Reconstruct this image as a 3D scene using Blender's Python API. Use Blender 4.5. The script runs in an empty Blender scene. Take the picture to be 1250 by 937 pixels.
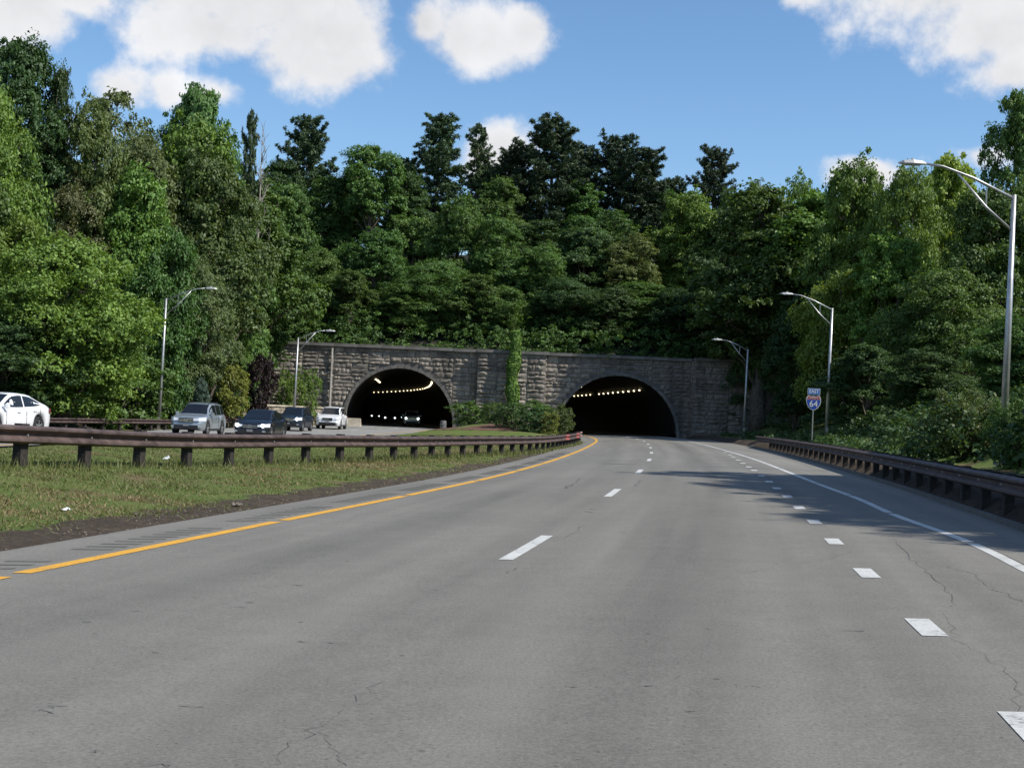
import bpy, bmesh, math, random
import numpy as np
from mathutils import Vector, Matrix

R = math.radians
rng = np.random.default_rng(7)
random.seed(7)
sc = bpy.context.scene
C = sc.collection

# ------------------------------------------------------------------ camera
F = 1640.0                       # focal length in photo pixels (photo 1250 x 937)
CAM = Vector((0, 0, 1.46))
PITCH, ROLL = R(1.45), R(2.5)
cd = bpy.data.cameras.new('camera'); cam = bpy.data.objects.new('camera', cd); C.objects.link(cam)
cd.sensor_width = 36.0; cd.lens = 36.0 * F / 1250.0
cd.clip_start = 0.1; cd.clip_end = 5000
cam.matrix_world = Matrix.Translation(CAM) @ Matrix.Rotation(R(90) + PITCH, 4, 'X') @ Matrix.Rotation(ROLL, 4, 'Z')
sc.camera = cam
CR = cam.matrix_world.to_3x3()

def at(px, py, Y):
    """the point at forward distance Y that stands at this place in the photograph"""
    d = CR @ Vector(((px - 625) / F, (468.5 - py) / F, -1))
    return CAM + d * (Y / d.y)

# ------------------------------------------------------------------ world
SUN_EL, SUN_AZ = R(47), R(112)           # azimuth clockwise from +Y
w = bpy.data.worlds.new('World'); sc.world = w; w.use_nodes = True
nt = w.node_tree; nt.nodes.clear()
def N(nt, t, **kw):
    n = nt.nodes.new(t)
    for k, v in kw.items(): setattr(n, k, v)
    return n
def math_node(nt, op, a, b=None, c=None, clamp=False):
    n = N(nt, 'ShaderNodeMath', operation=op, use_clamp=clamp)
    for i, v in enumerate((a, b, c)):
        if v is None: continue
        if isinstance(v, (int, float)): n.inputs[i].default_value = v
        else: nt.links.new(v, n.inputs[i])
    return n.outputs[0]
def build_world():
    L = nt.links.new
    out = N(nt, 'ShaderNodeOutputWorld'); bg = N(nt, 'ShaderNodeBackground')
    sky = N(nt, 'ShaderNodeTexSky', sky_type='NISHITA'); sky.sun_disc = False
    sky.sun_elevation = SUN_EL; sky.sun_rotation = SUN_AZ
    sky.air_density = 1.0; sky.dust_density = 0.15; sky.ozone_density = 3.0; sky.altitude = 100
    tc = N(nt, 'ShaderNodeTexCoord'); sx = N(nt, 'ShaderNodeSeparateXYZ')
    L(tc.outputs['Generated'], sx.inputs[0])
    az = math_node(nt, 'ARCTAN2', sx.outputs[0], sx.outputs[1])
    el = math_node(nt, 'ARCSINE', sx.outputs[2])
    cmb = N(nt, 'ShaderNodeCombineXYZ'); L(az, cmb.inputs[0]); L(el, cmb.inputs[1])
    n1 = N(nt, 'ShaderNodeTexNoise'); n1.inputs['Scale'].default_value = 17; n1.inputs['Detail'].default_value = 9; n1.inputs['Roughness'].default_value = .58
    L(tc.outputs['Generated'], n1.inputs['Vector'])
    nb = N(nt, 'ShaderNodeTexNoise'); nb.inputs['Scale'].default_value = 8; nb.inputs['Detail'].default_value = 2
    L(tc.outputs['Generated'], nb.inputs['Vector'])
    warp = math_node(nt, 'MULTIPLY_ADD', math_node(nt, 'SUBTRACT', n1.outputs['Fac'], .5), 2.3, math_node(nt, 'MULTIPLY', math_node(nt, 'SUBTRACT', nb.outputs['Fac'], .5), 1.0))
    # finer billows at the rims, and the same noise sampled a little towards the sun for sunward shading
    n2 = N(nt, 'ShaderNodeTexNoise'); n2.inputs['Scale'].default_value = 70; n2.inputs['Detail'].default_value = 5; n2.inputs['Roughness'].default_value = .6
    L(tc.outputs['Generated'], n2.inputs['Vector'])
    warp = math_node(nt, 'ADD', warp, math_node(nt, 'MULTIPLY', math_node(nt, 'SUBTRACT', n2.outputs['Fac'], .5), .55))
    sh = N(nt, 'ShaderNodeVectorMath', operation='ADD'); L(tc.outputs['Generated'], sh.inputs[0]); sh.inputs[1].default_value = (.016, -.004, .016)
    n1s = N(nt, 'ShaderNodeTexNoise'); n1s.inputs['Scale'].default_value = 17; n1s.inputs['Detail'].default_value = 9; n1s.inputs['Roughness'].default_value = .58
    L(sh.outputs[0], n1s.inputs['Vector'])
    relief = math_node(nt, 'SUBTRACT', n1.outputs['Fac'], n1s.outputs['Fac'])
    clouds = [(25, 0, 72, 60), (85, -12, 70, 30), (290, -8, 235, 66), (250, 36, 120, 42), (400, 50, 118, 56), (585, 48, 92, 42), (520, 32, 40, 34), (640, 40, 40, 34),
              (612, 190, 52, 40), (150, 108, 85, 48, .55), (205, 108, 40, 40, .45), (262, 112, 62, 34, .5), (120, 160, 80, 40, .6),
              (1150, -18, 160, 56), (1215, 30, 105, 56), (1238, 88, 80, 50, .3), (1052, 213, 52, 20), (1190, 190, 90, 40, .55), (985, -4, 60, 26, .4)]
    field = None
    for (x, y, rx, ry, *wk) in clouds:
        d = (at(x, y, 1000) - CAM).normalized()
        a0, e0 = math.atan2(d.x, d.y), math.asin(d.z)
        u = math_node(nt, 'MULTIPLY', math_node(nt, 'SUBTRACT', az, a0), F / rx)
        v = math_node(nt, 'MULTIPLY', math_node(nt, 'SUBTRACT', el, e0), F / ry)
        r2 = math_node(nt, 'MULTIPLY_ADD', u, u, math_node(nt, 'MULTIPLY', v, v))
        f = math_node(nt, 'SUBTRACT', 1.0 - (wk[0] if wk else 0), math_node(nt, 'SQRT', r2))
        field = f if field is None else math_node(nt, 'SMOOTH_MAX', field, f, .25)
    # the same fair-weather cumulus everywhere else
    ng = N(nt, 'ShaderNodeTexNoise'); ng.inputs['Scale'].default_value = 4.2; ng.inputs['Detail'].default_value = 6
    L(tc.outputs['Generated'], ng.inputs['Vector'])
    gen = math_node(nt, 'MULTIPLY', math_node(nt, 'SUBTRACT', ng.outputs['Fac'], .56), 5)
    inside = math_node(nt, 'SUBTRACT', 1.0, math_node(nt, 'MULTIPLY', math_node(nt, 'ABSOLUTE', az), 2.2), clamp=True)
    gen = math_node(nt, 'SUBTRACT', gen, math_node(nt, 'MULTIPLY', inside, 4))
    field = math_node(nt, 'MAXIMUM', math_node(nt, 'ADD', field, math_node(nt, 'MULTIPLY', warp, .9)), gen)
    mr = N(nt, 'ShaderNodeMapRange', interpolation_type='SMOOTHSTEP'); L(field, mr.inputs[0])
    mr.inputs[1].default_value = -.16; mr.inputs[2].default_value = .50
    # body shade: brighter at the puffy rims, greyer where the cloud is thick
    body = N(nt, 'ShaderNodeMapRange'); L(field, body.inputs[0])
    body.inputs[1].default_value = .05; body.inputs[2].default_value = 1.0; body.inputs[3].default_value = 6.8; body.inputs[4].default_value = 6.0
    nn = math_node(nt, 'MULTIPLY_ADD', math_node(nt, 'ADD', math_node(nt, 'MULTIPLY', nb.outputs['Fac'], 2.2), n1.outputs['Fac']), 1.7, -2.72)
    val = math_node(nt, 'MULTIPLY_ADD', relief, 2.0, math_node(nt, 'ADD', body.outputs[0], math_node(nt, 'MULTIPLY', nn, .6)))
    cc = N(nt, 'ShaderNodeCombineColor'); L(val, cc.inputs[0]); L(math_node(nt, 'MULTIPLY', val, 1.005), cc.inputs[1]); L(math_node(nt, 'MULTIPLY', val, 1.035), cc.inputs[2])
    mx = N(nt, 'ShaderNodeMix', data_type='RGBA'); L(mr.outputs[0], mx.inputs['Factor'])
    hs = N(nt, 'ShaderNodeHueSaturation'); hs.inputs['Saturation'].default_value = 1.12; hs.inputs['Value'].default_value = 1.22; L(sky.outputs[0], hs.inputs['Color']); L(hs.outputs[0], mx.inputs[6]); L(cc.outputs[0], mx.inputs[7])
    L(mx.outputs[2], bg.inputs[0]); bg.inputs[1].default_value = 0.10
    L(bg.outputs[0], out.inputs[0])
build_world()

sd = bpy.data.lights.new('sun', 'SUN'); sd.energy = 4.2; sd.angle = R(.53); sd.color = (1, .955, .88)
so = bpy.data.objects.new('sun', sd); C.objects.link(so)
sv = Vector((math.sin(SUN_AZ) * math.cos(SUN_EL), math.cos(SUN_AZ) * math.cos(SUN_EL), math.sin(SUN_EL)))
so.rotation_euler = sv.to_track_quat('Z', 'Y').to_euler(); so.location = (40, 0, 60)
sc.view_settings.view_transform = 'Standard'; sc.view_settings.look = 'None'
sc.view_settings.exposure = 0.35; sc.view_settings.gamma = 1.0; sc.view_settings.use_curve_mapping = False
sc.render.engine = 'CYCLES'
sc.cycles.max_bounces = 5; sc.cycles.diffuse_bounces = 3; sc.cycles.transmission_bounces = 3; sc.cycles.glossy_bounces = 2

# ------------------------------------------------------------------ materials
MATS = {}
def new_mat(name):
    m = bpy.data.materials.new(name); m.use_nodes = True
    MATS[name] = m
    return m, m.node_tree, m.node_tree.nodes['Principled BSDF'], m.node_tree.links.new
def ramp(nt, fac, stops):
    r = N(nt, 'ShaderNodeValToRGB'); e = r.color_ramp.elements
    while len(e) < len(stops): e.new(.5)
    for k, (p, c) in enumerate(stops):
        e[k].position = p; e[k].color = (c[0], c[1], c[2], 1)
    nt.links.new(fac, r.inputs[0]); return r.outputs[0]
def noise(nt, vec, scale, detail=4, rough=.55):
    n = N(nt, 'ShaderNodeTexNoise'); n.inputs['Scale'].default_value = scale; n.inputs['Detail'].default_value = detail; n.inputs['Roughness'].default_value = rough
    if vec is not None: nt.links.new(vec, n.inputs['Vector'])
    return n.outputs['Fac']
def mixc(nt, fac, a, b, mode='MIX'):
    m = N(nt, 'ShaderNodeMix', data_type='RGBA', blend_type=mode)
    for v, i in ((fac, 0), (a, 6), (b, 7)):
        if isinstance(v, (int, float)): m.inputs[i].default_value = v
        elif isinstance(v, tuple): m.inputs[i].default_value = (v[0], v[1], v[2], 1)
        else: nt.links.new(v, m.inputs[i])
    return m.outputs[2]
def simple(name, col, rough=.6, metal=0, nscale=8, nvar=.25, bump=0, spec=.5, coat=0, emit=None, estr=0):
    m, t, b, L = new_mat(name)
    tc = N(t, 'ShaderNodeTexCoord')
    f = noise(t, tc.outputs['Object'], nscale, 5)
    lo = tuple(c * (1 - nvar) for c in col); hi = tuple(min(1, c * (1 + nvar)) for c in col)
    L(ramp(t, f, [(.3, lo), (.7, hi)]), b.inputs['Base Color'])
    b.inputs['Roughness'].default_value = rough; b.inputs['Metallic'].default_value = metal
    b.inputs['Specular IOR Level'].default_value = spec; b.inputs['Coat Weight'].default_value = coat
    if bump:
        bp = N(t, 'ShaderNodeBump'); bp.inputs['Strength'].default_value = bump; bp.inputs['Distance'].default_value = .03
        L(noise(t, tc.outputs['Object'], nscale * 4, 5), bp.inputs['Height']); L(bp.outputs[0], b.inputs['Normal'])
    if emit:
        b.inputs['Emission Color'].default_value = (*emit, 1); b.inputs['Emission Strength'].default_value = estr
    return m

def asphalt(name, base, joints=True):
    m, t, b, L = new_mat(name)
    tc = N(t, 'ShaderNodeTexCoord'); uv = N(t, 'ShaderNodeUVMap')
    mp = N(t, 'ShaderNodeMapping'); mp.inputs['Scale'].default_value = (1.3, .045, 1); L(uv.outputs[0], mp.inputs[0])
    streak = noise(t, mp.outputs[0], 1.0, 3, .5)                     # wear stretched along the lanes
    big = noise(t, tc.outputs['Object'], .22, 4, .6)
    mid = noise(t, tc.outputs['Object'], 2.6, 5, .65)
    fine = noise(t, tc.outputs['Object'], 42, 3, .7)
    v = math_node(t, 'MULTIPLY_ADD', math_node(t, 'SUBTRACT', streak, .5), .78, 1.0)
    v = math_node(t, 'MULTIPLY_ADD', math_node(t, 'SUBTRACT', big, .5), .38, v)
    v = math_node(t, 'MULTIPLY_ADD', math_node(t, 'SUBTRACT', mid, .5), .30, v)
    v = math_node(t, 'MULTIPLY_ADD', math_node(t, 'SUBTRACT', fine, .5), 1.15, v)
    vo = N(t, 'ShaderNodeTexVoronoi'); vo.inputs['Scale'].default_value = 30; L(tc.outputs['Object'], vo.inputs['Vector'])
    agg = N(t, 'ShaderNodeMapRange'); L(vo.outputs['Distance'], agg.inputs[0]); agg.inputs[1].default_value = .03; agg.inputs[2].default_value = .14; agg.inputs[3].default_value = 1; agg.inputs[4].default_value = 0
    v = math_node(t, 'MULTIPLY_ADD', agg.outputs[0], .55, v)
    vs = N(t, 'ShaderNodeTexVoronoi'); vs.inputs['Scale'].default_value = 13; L(tc.outputs['Object'], vs.inputs['Vector'])
    spk = N(t, 'ShaderNodeMapRange'); L(vs.outputs['Distance'], spk.inputs[0]); spk.inputs[1].default_value = .05; spk.inputs[2].default_value = .13; spk.inputs[3].default_value = -.45; spk.inputs[4].default_value = 0
    v = math_node(t, 'ADD', v, spk.outputs[0])
    su = N(t, 'ShaderNodeSeparateXYZ'); L(uv.outputs[0], su.inputs[0])
    for c0, wd, am in ((1.85, .55, -.13), (-1.95, .6, -.07), (.85, .35, .05), (2.85, .35, .05)):       # oil drip line and polished wheel paths
        dd = math_node(t, 'MULTIPLY', math_node(t, 'SUBTRACT', su.outputs[0], c0), 1 / wd)
        v = math_node(t, 'MULTIPLY_ADD', math_node(t, 'EXPONENT', math_node(t, 'MULTIPLY', math_node(t, 'MULTIPLY', dd, dd), -1)), am, v)
    # small dark pits and tar flecks
    vp = N(t, 'ShaderNodeTexVoronoi'); vp.inputs['Scale'].default_value = 2.1; L(tc.outputs['Object'], vp.inputs['Vector'])
    pit = N(t, 'ShaderNodeMapRange'); L(vp.outputs['Distance'], pit.inputs[0]); pit.inputs[1].default_value = .03; pit.inputs[2].default_value = .06; pit.inputs[3].default_value = .5; pit.inputs[4].default_value = 1
    v = math_node(t, 'MULTIPLY', v, pit.outputs[0])
    cc = N(t, 'ShaderNodeVectorMath', operation='SCALE'); cc.inputs[0].default_value = base; L(v, cc.inputs[3])
    L(cc.outputs[0], b.inputs['Base Color']); b.inputs['Roughness'].default_value = .88; b.inputs['Specular IOR Level'].default_value = .3
    bp = N(t, 'ShaderNodeBump'); bp.inputs['Strength'].default_value = .5; bp.inputs['Distance'].default_value = .012
    L(noise(t, tc.outputs['Object'], 55, 4, .7), bp.inputs['Height']); L(bp.outputs[0], b.inputs['Normal'])
    return m
asphalt('asphalt', (.176, .167, .145)); asphalt('asphalt_pale', (.24, .235, .215)); asphalt('shoulder', (.20, .19, .165)); asphalt('groove', (.142, .135, .12))

def paint(name, col):
    m, t, b, L = new_mat(name)
    tc = N(t, 'ShaderNodeTexCoord')
    f = math_node(t, 'MULTIPLY_ADD', noise(t, tc.outputs['Object'], 26, 7, .8), .7, math_node(t, 'MULTIPLY', noise(t, tc.outputs['Object'], 1.7, 3, .6), .36))
    L(ramp(t, f, [(.42, (.18, .172, .155)), (.46, tuple(c * .75 for c in col)), (.56, tuple(c * .9 for c in col)), (.75, col)]), b.inputs['Base Color'])
    b.inputs['Roughness'].default_value = .7
    return m
paint('white_paint', (.62, .62, .58)); paint('yellow_paint', (.78, .40, .035))

def ground_mat():
    m, t, b, L = new_mat('ground')
    tc = N(t, 'ShaderNodeTexCoord'); at_ = N(t, 'ShaderNodeAttribute', attribute_name='dirt')
    P = tc.outputs['Object']
    g = ramp(t, noise(t, P, 1.4, 6, .7), [(.25, (.07, .105, .022)), (.5, (.11, .155, .038)), (.75, (.17, .18, .06))])
    straw = ramp(t, noise(t, P, 9, 5, .7), [(.3, (.10, .075, .04)), (.7, (.24, .19, .10))])
    soil = ramp(t, noise(t, P, 7, 7, .75), [(.25, (.035, .027, .020)), (.5, (.075, .058, .043)), (.8, (.15, .12, .088))])
    g2 = mixc(t, N_map(t, noise(t, P, .55, 4, .6), .52, .66), g, straw)
    f = math_node(t, 'ADD', at_.outputs['Fac'], math_node(t, 'MULTIPLY_ADD', noise(t, P, 2.2, 6, .7), .9, -.45))
    L(mixc(t, N_map(t, f, .42, .58), g2, soil), b.inputs['Base Color'])
    b.inputs['Roughness'].default_value = .95; b.inputs['Specular IOR Level'].default_value = .15
    bp = N(t, 'ShaderNodeBump'); bp.inputs['Strength'].default_value = .9; bp.inputs['Distance'].default_value = .06
    L(noise(t, P, 14, 7, .75), bp.inputs['Height']); L(bp.outputs[0], b.inputs['Normal'])
def N_map(t, fac, a, bb):
    r = N(t, 'ShaderNodeMapRange', interpolation_type='SMOOTHSTEP'); t.links.new(fac, r.inputs[0])
    r.inputs[1].default_value = a; r.inputs[2].default_value = bb; return r.outputs[0]
ground_mat()
simple('forest_floor', (.022, .024, .012), .95, nscale=1.5, nvar=.6, bump=.8)

def foliage(name, dark, light, trans=.28, rough=.55, hue=.03):
    m = bpy.data.materials.new(name); m.use_nodes = True; MATS[name] = m
    t = m.node_tree; b = t.nodes['Principled BSDF']; L = t.links.new; out = t.nodes['Material Output']
    a = N(t, 'ShaderNodeAttribute', attribute_name='tone'); oi = N(t, 'ShaderNodeObjectInfo')
    g_ = 1.0 if name in ('grass', 'straw', 'leaf_purple') else (1.05 if 'needle' in name else 1.5)
    dark, light = [(c[0] * 1.07, c[1], c[2] * .92) for c in (dark, light)]
    col = ramp(t, a.outputs['Fac'], [(0, tuple(c * g_ for c in dark)), (1, tuple(c * g_ for c in light))])
    hs = N(t, 'ShaderNodeHueSaturation')
    L(math_node(t, 'MULTIPLY_ADD', oi.outputs['Random'], hue, .5 - hue / 2), hs.inputs['Hue'])
    L(math_node(t, 'MULTIPLY_ADD', math_node(t, 'FRACT', math_node(t, 'MULTIPLY', oi.outputs['Random'], 7.3)), .35, .83), hs.inputs['Value'])
    hs.inputs['Saturation'].default_value = .92
    L(col, hs.inputs['Color'])
    L(hs.outputs[0], b.inputs['Base Color']); b.inputs['Roughness'].default_value = rough; b.inputs['Specular IOR Level'].default_value = .35
    tr = N(t, 'ShaderNodeBsdfTranslucent')
    L(mixc(t, 1.0, hs.outputs[0], (1.25, 1.25, .55), 'MULTIPLY'), tr.inputs[0])
    mx = N(t, 'ShaderNodeMixShader'); mx.inputs[0].default_value = trans
    L(b.outputs[0], mx.inputs[1]); L(tr.outputs[0], mx.inputs[2]); L(mx.outputs[0], out.inputs[0])
foliage('leaf_mid', (.030, .070, .016), (.085, .165, .030))
foliage('leaf_bright', (.050, .105, .016), (.135, .235, .030))
foliage('leaf_lime', (.075, .130, .015), (.190, .270, .030))
foliage('leaf_dark', (.018, .045, .014), (.055, .110, .030))
foliage('leaf_olive', (.042, .070, .020), (.110, .150, .042))
foliage('leaf_brown', (.045, .058, .024), (.115, .120, .052))
foliage('leaf_grey', (.048, .078, .030), (.120, .165, .062))
foliage('leaf_purple', (.012, .008, .010), (.045, .026, .030), hue=.01)
foliage('leaf_yellow', (.090, .115, .018), (.215, .235, .035), hue=.02)
foliage('leaf_blue', (.035, .070, .055), (.110, .170, .140), hue=.01)
foliage('needle', (.018, .040, .018), (.058, .100, .044), trans=.15)
foliage('needle_light', (.026, .056, .022), (.080, .135, .052), trans=.15)
foliage('grass', (.085, .112, .030), (.205, .228, .082), trans=.3)
foliage('straw', (.15, .12, .05), (.36, .30, .15), trans=.2)
simple('bark', (.13, .108, .085), .9, nscale=6, nvar=.5, bump=.8)
simple('dead_bark', (.30, .27, .23), .9, nscale=6, nvar=.4, bump=.6)
simple('mortar', (.14, .13, .118), .95, nscale=1.5, nvar=.4, bump=.6)
simple('concrete', (.36, .34, .30), .85, nscale=1.2, nvar=.3, bump=.3)
simple('concrete_dark', (.16, .15, .135), .85, nscale=.8, nvar=.4, bump=.3)
simple('concrete_beige', (.46, .40, .31), .85, nscale=2, nvar=.25, bump=.25)
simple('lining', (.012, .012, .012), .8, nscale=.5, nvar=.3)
simple('weathering_steel', (.088, .060, .053), .66, .1, nscale=3.5, nvar=.55, bump=.15)
simple('post_timber', (.030, .024, .020), .85, nscale=9, nvar=.5, bump=.5)
simple('galvanised', (.46, .46, .45), .42, .75, nscale=3, nvar=.2)
simple('lamp_body', (.52, .52, .50), .5, .3, nscale=3, nvar=.15)
simple('lamp_glass', (.55, .55, .52), .2)
simple('litter', (.75, .76, .78), .6, nscale=20, nvar=.2)
simple('gravel', (.17, .145, .115), .95, nscale=30, nvar=.5)
simple('tar', (.128, .122, .108), .7, nscale=10, nvar=.4)
simple('mulch', (.13, .065, .042), .95, nscale=12, nvar=.6, bump=1)
def stone_mat(name, cols):
    m, t, b, L = new_mat(name)
    tc = N(t, 'ShaderNodeTexCoord'); oi = N(t, 'ShaderNodeObjectInfo'); geo = N(t, 'ShaderNodeNewGeometry')
    base = ramp(t, oi.outputs['Random'], [(i / (len(cols) - 1), c) for i, c in enumerate(cols)])
    f = noise(t, geo.outputs['Position'], 3.2, 7, .7)
    c2 = mixc(t, 1.0, base, ramp(t, f, [(.25, (.42, .42, .42)), (.55, (1, 1, 1)), (.8, (1.35, 1.3, 1.2))]), 'MULTIPLY')
    mp = N(t, 'ShaderNodeMapping'); mp.inputs['Scale'].default_value = (.55, .55, .10); L(geo.outputs['Position'], mp.inputs[0])
    soot = N_map(t, noise(t, mp.outputs[0], 1.0, 5, .6), .42, .66)          # dark run-off stains down the wall
    L(mixc(t, math_node(t, 'MULTIPLY', soot, .55), c2, (.035, .033, .030)), b.inputs['Base Color'])
    b.inputs['Roughness'].default_value = .92; b.inputs['Specular IOR Level'].default_value = .2
    bp = N(t, 'ShaderNodeBump'); bp.inputs['Strength'].default_value = .9; bp.inputs['Distance'].default_value = .05
    L(noise(t, geo.outputs['Position'], 6, 7, .7), bp.inputs['Height']); L(bp.outputs[0], b.inputs['Normal'])
stone_mat('stone', [(.28, .24, .205), (.35, .305, .26), (.21, .185, .162), (.42, .37, .31), (.31, .275, .237)])
stone_mat('stone_pale', [(.40, .345, .27), (.48, .42, .33), (.34, .29, .225), (.44, .38, .30)])
def car_paint(name, col, rough=.28, metal=0.2, coat=.7):
    m, t, b, L = new_mat(name)
    tc = N(t, 'ShaderNodeTexCoord')
    L(ramp(t, noise(t, tc.outputs['Object'], 2.5, 3), [(.3, tuple(c * .94 for c in col)), (.7, col)]), b.inputs['Base Color'])
    b.inputs['Roughness'].default_value = rough; b.inputs['Metallic'].default_value = metal; b.inputs['Coat Weight'].default_value = coat; b.inputs['Coat Roughness'].default_value = .06
car_paint('paint_white', (.80, .80, .79), .35, 0); car_paint('paint_silver', (.36, .40, .42), .32, .55)
car_paint('paint_navy', (.006, .009, .016), .4, .1, .3); car_paint('paint_blue', (.009, .018, .032), .4, .1, .3); car_paint('paint_sage', (.62, .68, .60), .4, .0)
simple('car_glass', (.010, .012, .014), .12, nscale=3, nvar=.2, spec=.45)
simple('black_plastic', (.018, .018, .019), .55, nscale=10, nvar=.3)
simple('tyre', (.016, .016, .016), .85, nscale=20, nvar=.3)
simple('alloy', (.55, .56, .57), .3, .8, nscale=10, nvar=.1)
simple('chrome', (.62, .63, .64), .15, .95, nscale=10, nvar=.1)
simple('headlight_lens', (.72, .74, .76), .12, .1, nscale=10, nvar=.1)
simple('headlight_lit', (.9, .92, .95), .2, emit=(.93, .97, 1.0), estr=4)
simple('taillight', (.22, .012, .010), .25, nscale=10, nvar=.1)
simple('plate', (.22, .22, .22), .5, nscale=30, nvar=.3)
simple('tunnel_lamp', (.9, .8, .5), .4, emit=(1, .83, .48), estr=3.5)
simple('sign_blue', (.012, .055, .30), .45, nscale=6, nvar=.12); simple('sign_plate_blue', (.025, .13, .40), .45, nscale=6, nvar=.12)
simple('sign_red', (.32, .06, .055), .45, nscale=6, nvar=.12); simple('sign_white', (.55, .55, .55), .45, nscale=6, nvar=.08)
simple('rail_red', (.34, .09, .075), .7, nscale=6, nvar=.5); simple('rail_white', (.36, .35, .34), .65, nscale=5, nvar=.4)
simple('barrel', (.12, .12, .12), .7, nscale=6, nvar=.3)

# ------------------------------------------------------------------ helpers
def obj(name, mesh, mat=None, parent=None, loc=None, smooth=False):
    o = bpy.data.objects.new(name, mesh); C.objects.link(o)
    if mat is not None and len(mesh.materials) == 0: mesh.materials.append(MATS[mat])
    if smooth: mesh.polygons.foreach_set('use_smooth', [True] * len(mesh.polygons))
    if parent is not None: o.parent = parent
    if loc is not None: o.location = loc
    return o
def pyd(name, v, f):
    m = bpy.data.meshes.new(name); m.from_pydata([tuple(map(float, p)) for p in v], [], f); m.update(); return m
def empty(name, loc=(0, 0, 0), rz=0):
    o = bpy.data.objects.new(name, None); C.objects.link(o); o.location = loc; o.rotation_euler = (0, 0, rz); o.empty_display_size = .3; return o
def tag(o, label, cat, group=None):
    o['label'] = label; o['category'] = cat
    if group: o['group'] = group
    return o
def kind(o, k, label=None):
    o['kind'] = k
    if label: o['label'] = label
    return o
class MB:
    """collects simple shapes into one mesh"""
    def __init__(s): s.v = []; s.f = []
    def add(s, v, f):
        n = len(s.v); s.v += [tuple(p) for p in v]; s.f += [tuple(i + n for i in q) for q in f]; return s
    def box(s, c, d, M=None):
        x, y, z = (k / 2 for k in d)
        v = [Vector((sx * x, sy * y, sz * z)) for sz in (-1, 1) for sx, sy in ((-1, -1), (1, -1), (1, 1), (-1, 1))]
        if M is not None: v = [M @ p for p in v]
        v = [p + Vector(c) for p in v]
        return s.add(v, [(3, 2, 1, 0), (4, 5, 6, 7), (0, 1, 5, 4), (1, 2, 6, 5), (2, 3, 7, 6), (3, 0, 4, 7)])
    def tube(s, pts, rad, n=8, cap=True):
        pts = [Vector(p) for p in pts]; rings = []
        ref = Vector((.31, .17, .93)).normalized()
        for i, p in enumerate(pts):
            d = (pts[min(i + 1, len(pts) - 1)] - pts[max(i - 1, 0)]).normalized()
            a = d.cross(ref if abs(d.dot(ref)) < .98 else Vector((1, 0, 0))).normalized(); b = d.cross(a)
            r = rad[i] if hasattr(rad, '__len__') else rad
            rings.append([p + (a * math.cos(2 * math.pi * k / n) + b * math.sin(2 * math.pi * k / n)) * r for k in range(n)])
        v = [q for r_ in rings for q in r_]
        f = [(i * n + k, i * n + (k + 1) % n, (i + 1) * n + (k + 1) % n, (i + 1) * n + k) for i in range(len(pts) - 1) for k in range(n)]
        if cap: f += [tuple(range(n - 1, -1, -1)), tuple((len(pts) - 1) * n + k for k in range(n))]
        return s.add(v, f)
    def mesh(s, name): return pyd(name, s.v, s.f)
    def build(s, name, mat, parent=None, smooth=False, loc=None): return obj(name, s.mesh(name), mat, parent, loc, smooth)
def copy_tree(o, parent=None):
    c = o.copy(); C.objects.link(c); c.parent = parent
    for ch in list(o.children): copy_tree(ch, c)
    return c

def spline(pts):
    """natural cubic spline x(y) through (x, y) points, straight beyond the ends"""
    p = np.array(sorted(pts, key=lambda q: q[1]), float); x, y = p[:, 1], p[:, 0]; n = len(x); h = np.diff(x)
    A = np.eye(n); b = np.zeros(n)
    for i in range(1, n - 1):
        A[i, i - 1], A[i, i], A[i, i + 1] = h[i - 1], 2 * (h[i - 1] + h[i]), h[i]
        b[i] = 6 * ((y[i + 1] - y[i]) / h[i] - (y[i] - y[i - 1]) / h[i - 1])
    M = np.linalg.solve(A, b)
    def f(t):
        t = np.asarray(t, float); tt = np.clip(t, x[0], x[-1]); i = np.clip(np.searchsorted(x, tt) - 1, 0, n - 2)
        a = (x[i + 1] - tt); c = (tt - x[i]); hh = h[i]
        r = M[i] * a ** 3 / (6 * hh) + M[i + 1] * c ** 3 / (6 * hh) + (y[i] / hh - M[i] * hh / 6) * a + (y[i + 1] / hh - M[i + 1] * hh / 6) * c
        s0 = (y[1] - y[0]) / h[0]; s1 = (y[-1] - y[-2]) / h[-1]
        return r + np.where(t < x[0], (t - x[0]) * s0, 0) + np.where(t > x[-1], (t - x[-1]) * s1, 0)
    return f

# ------------------------------------------------------------------ the lie of the land
BANK = .0175
x_yellow = spline([(-9.6, -16), (-6.45, 0), (-4.25, 11.4), (-2.97, 18.3), (-1.93, 23.9), (-.62, 31.4), (.40, 38.35), (1.62, 48), (3.0, 60.4), (5.0, 81.1), (6.05, 93.6), (6.85, 109.6), (7.05, 121), (6.75, 137), (5.6, 152), (3, 180), (-1, 215), (-7, 260)])
x_dash = spline([(-7.5, -40), (-4.4, -25), (-2.2, 0), (.25, 15.23), (2.12, 27.12), (3.73, 38.54), (5.24, 50.31), (6.74, 63.67), (8.02, 76.5), (9.06, 88), (10.2, 104), (10.75, 121), (10.5, 137), (9.4, 152), (6.8, 180), (2.8, 215), (-3.2, 260)])
x_white = spline([(.9, -20), (3.5, 0), (5.53, 14.4), (6.0, 17.25), (6.5, 22.5), (7.0, 26.2), (7.5, 30.8), (8.65, 41.3), (9.9, 52.75), (11.45, 69.6), (12.6, 84), (13.75, 101.7), (14.4, 121), (14.2, 137), (13.2, 152), (10.6, 180), (6.6, 215), (.6, 260)])
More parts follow.
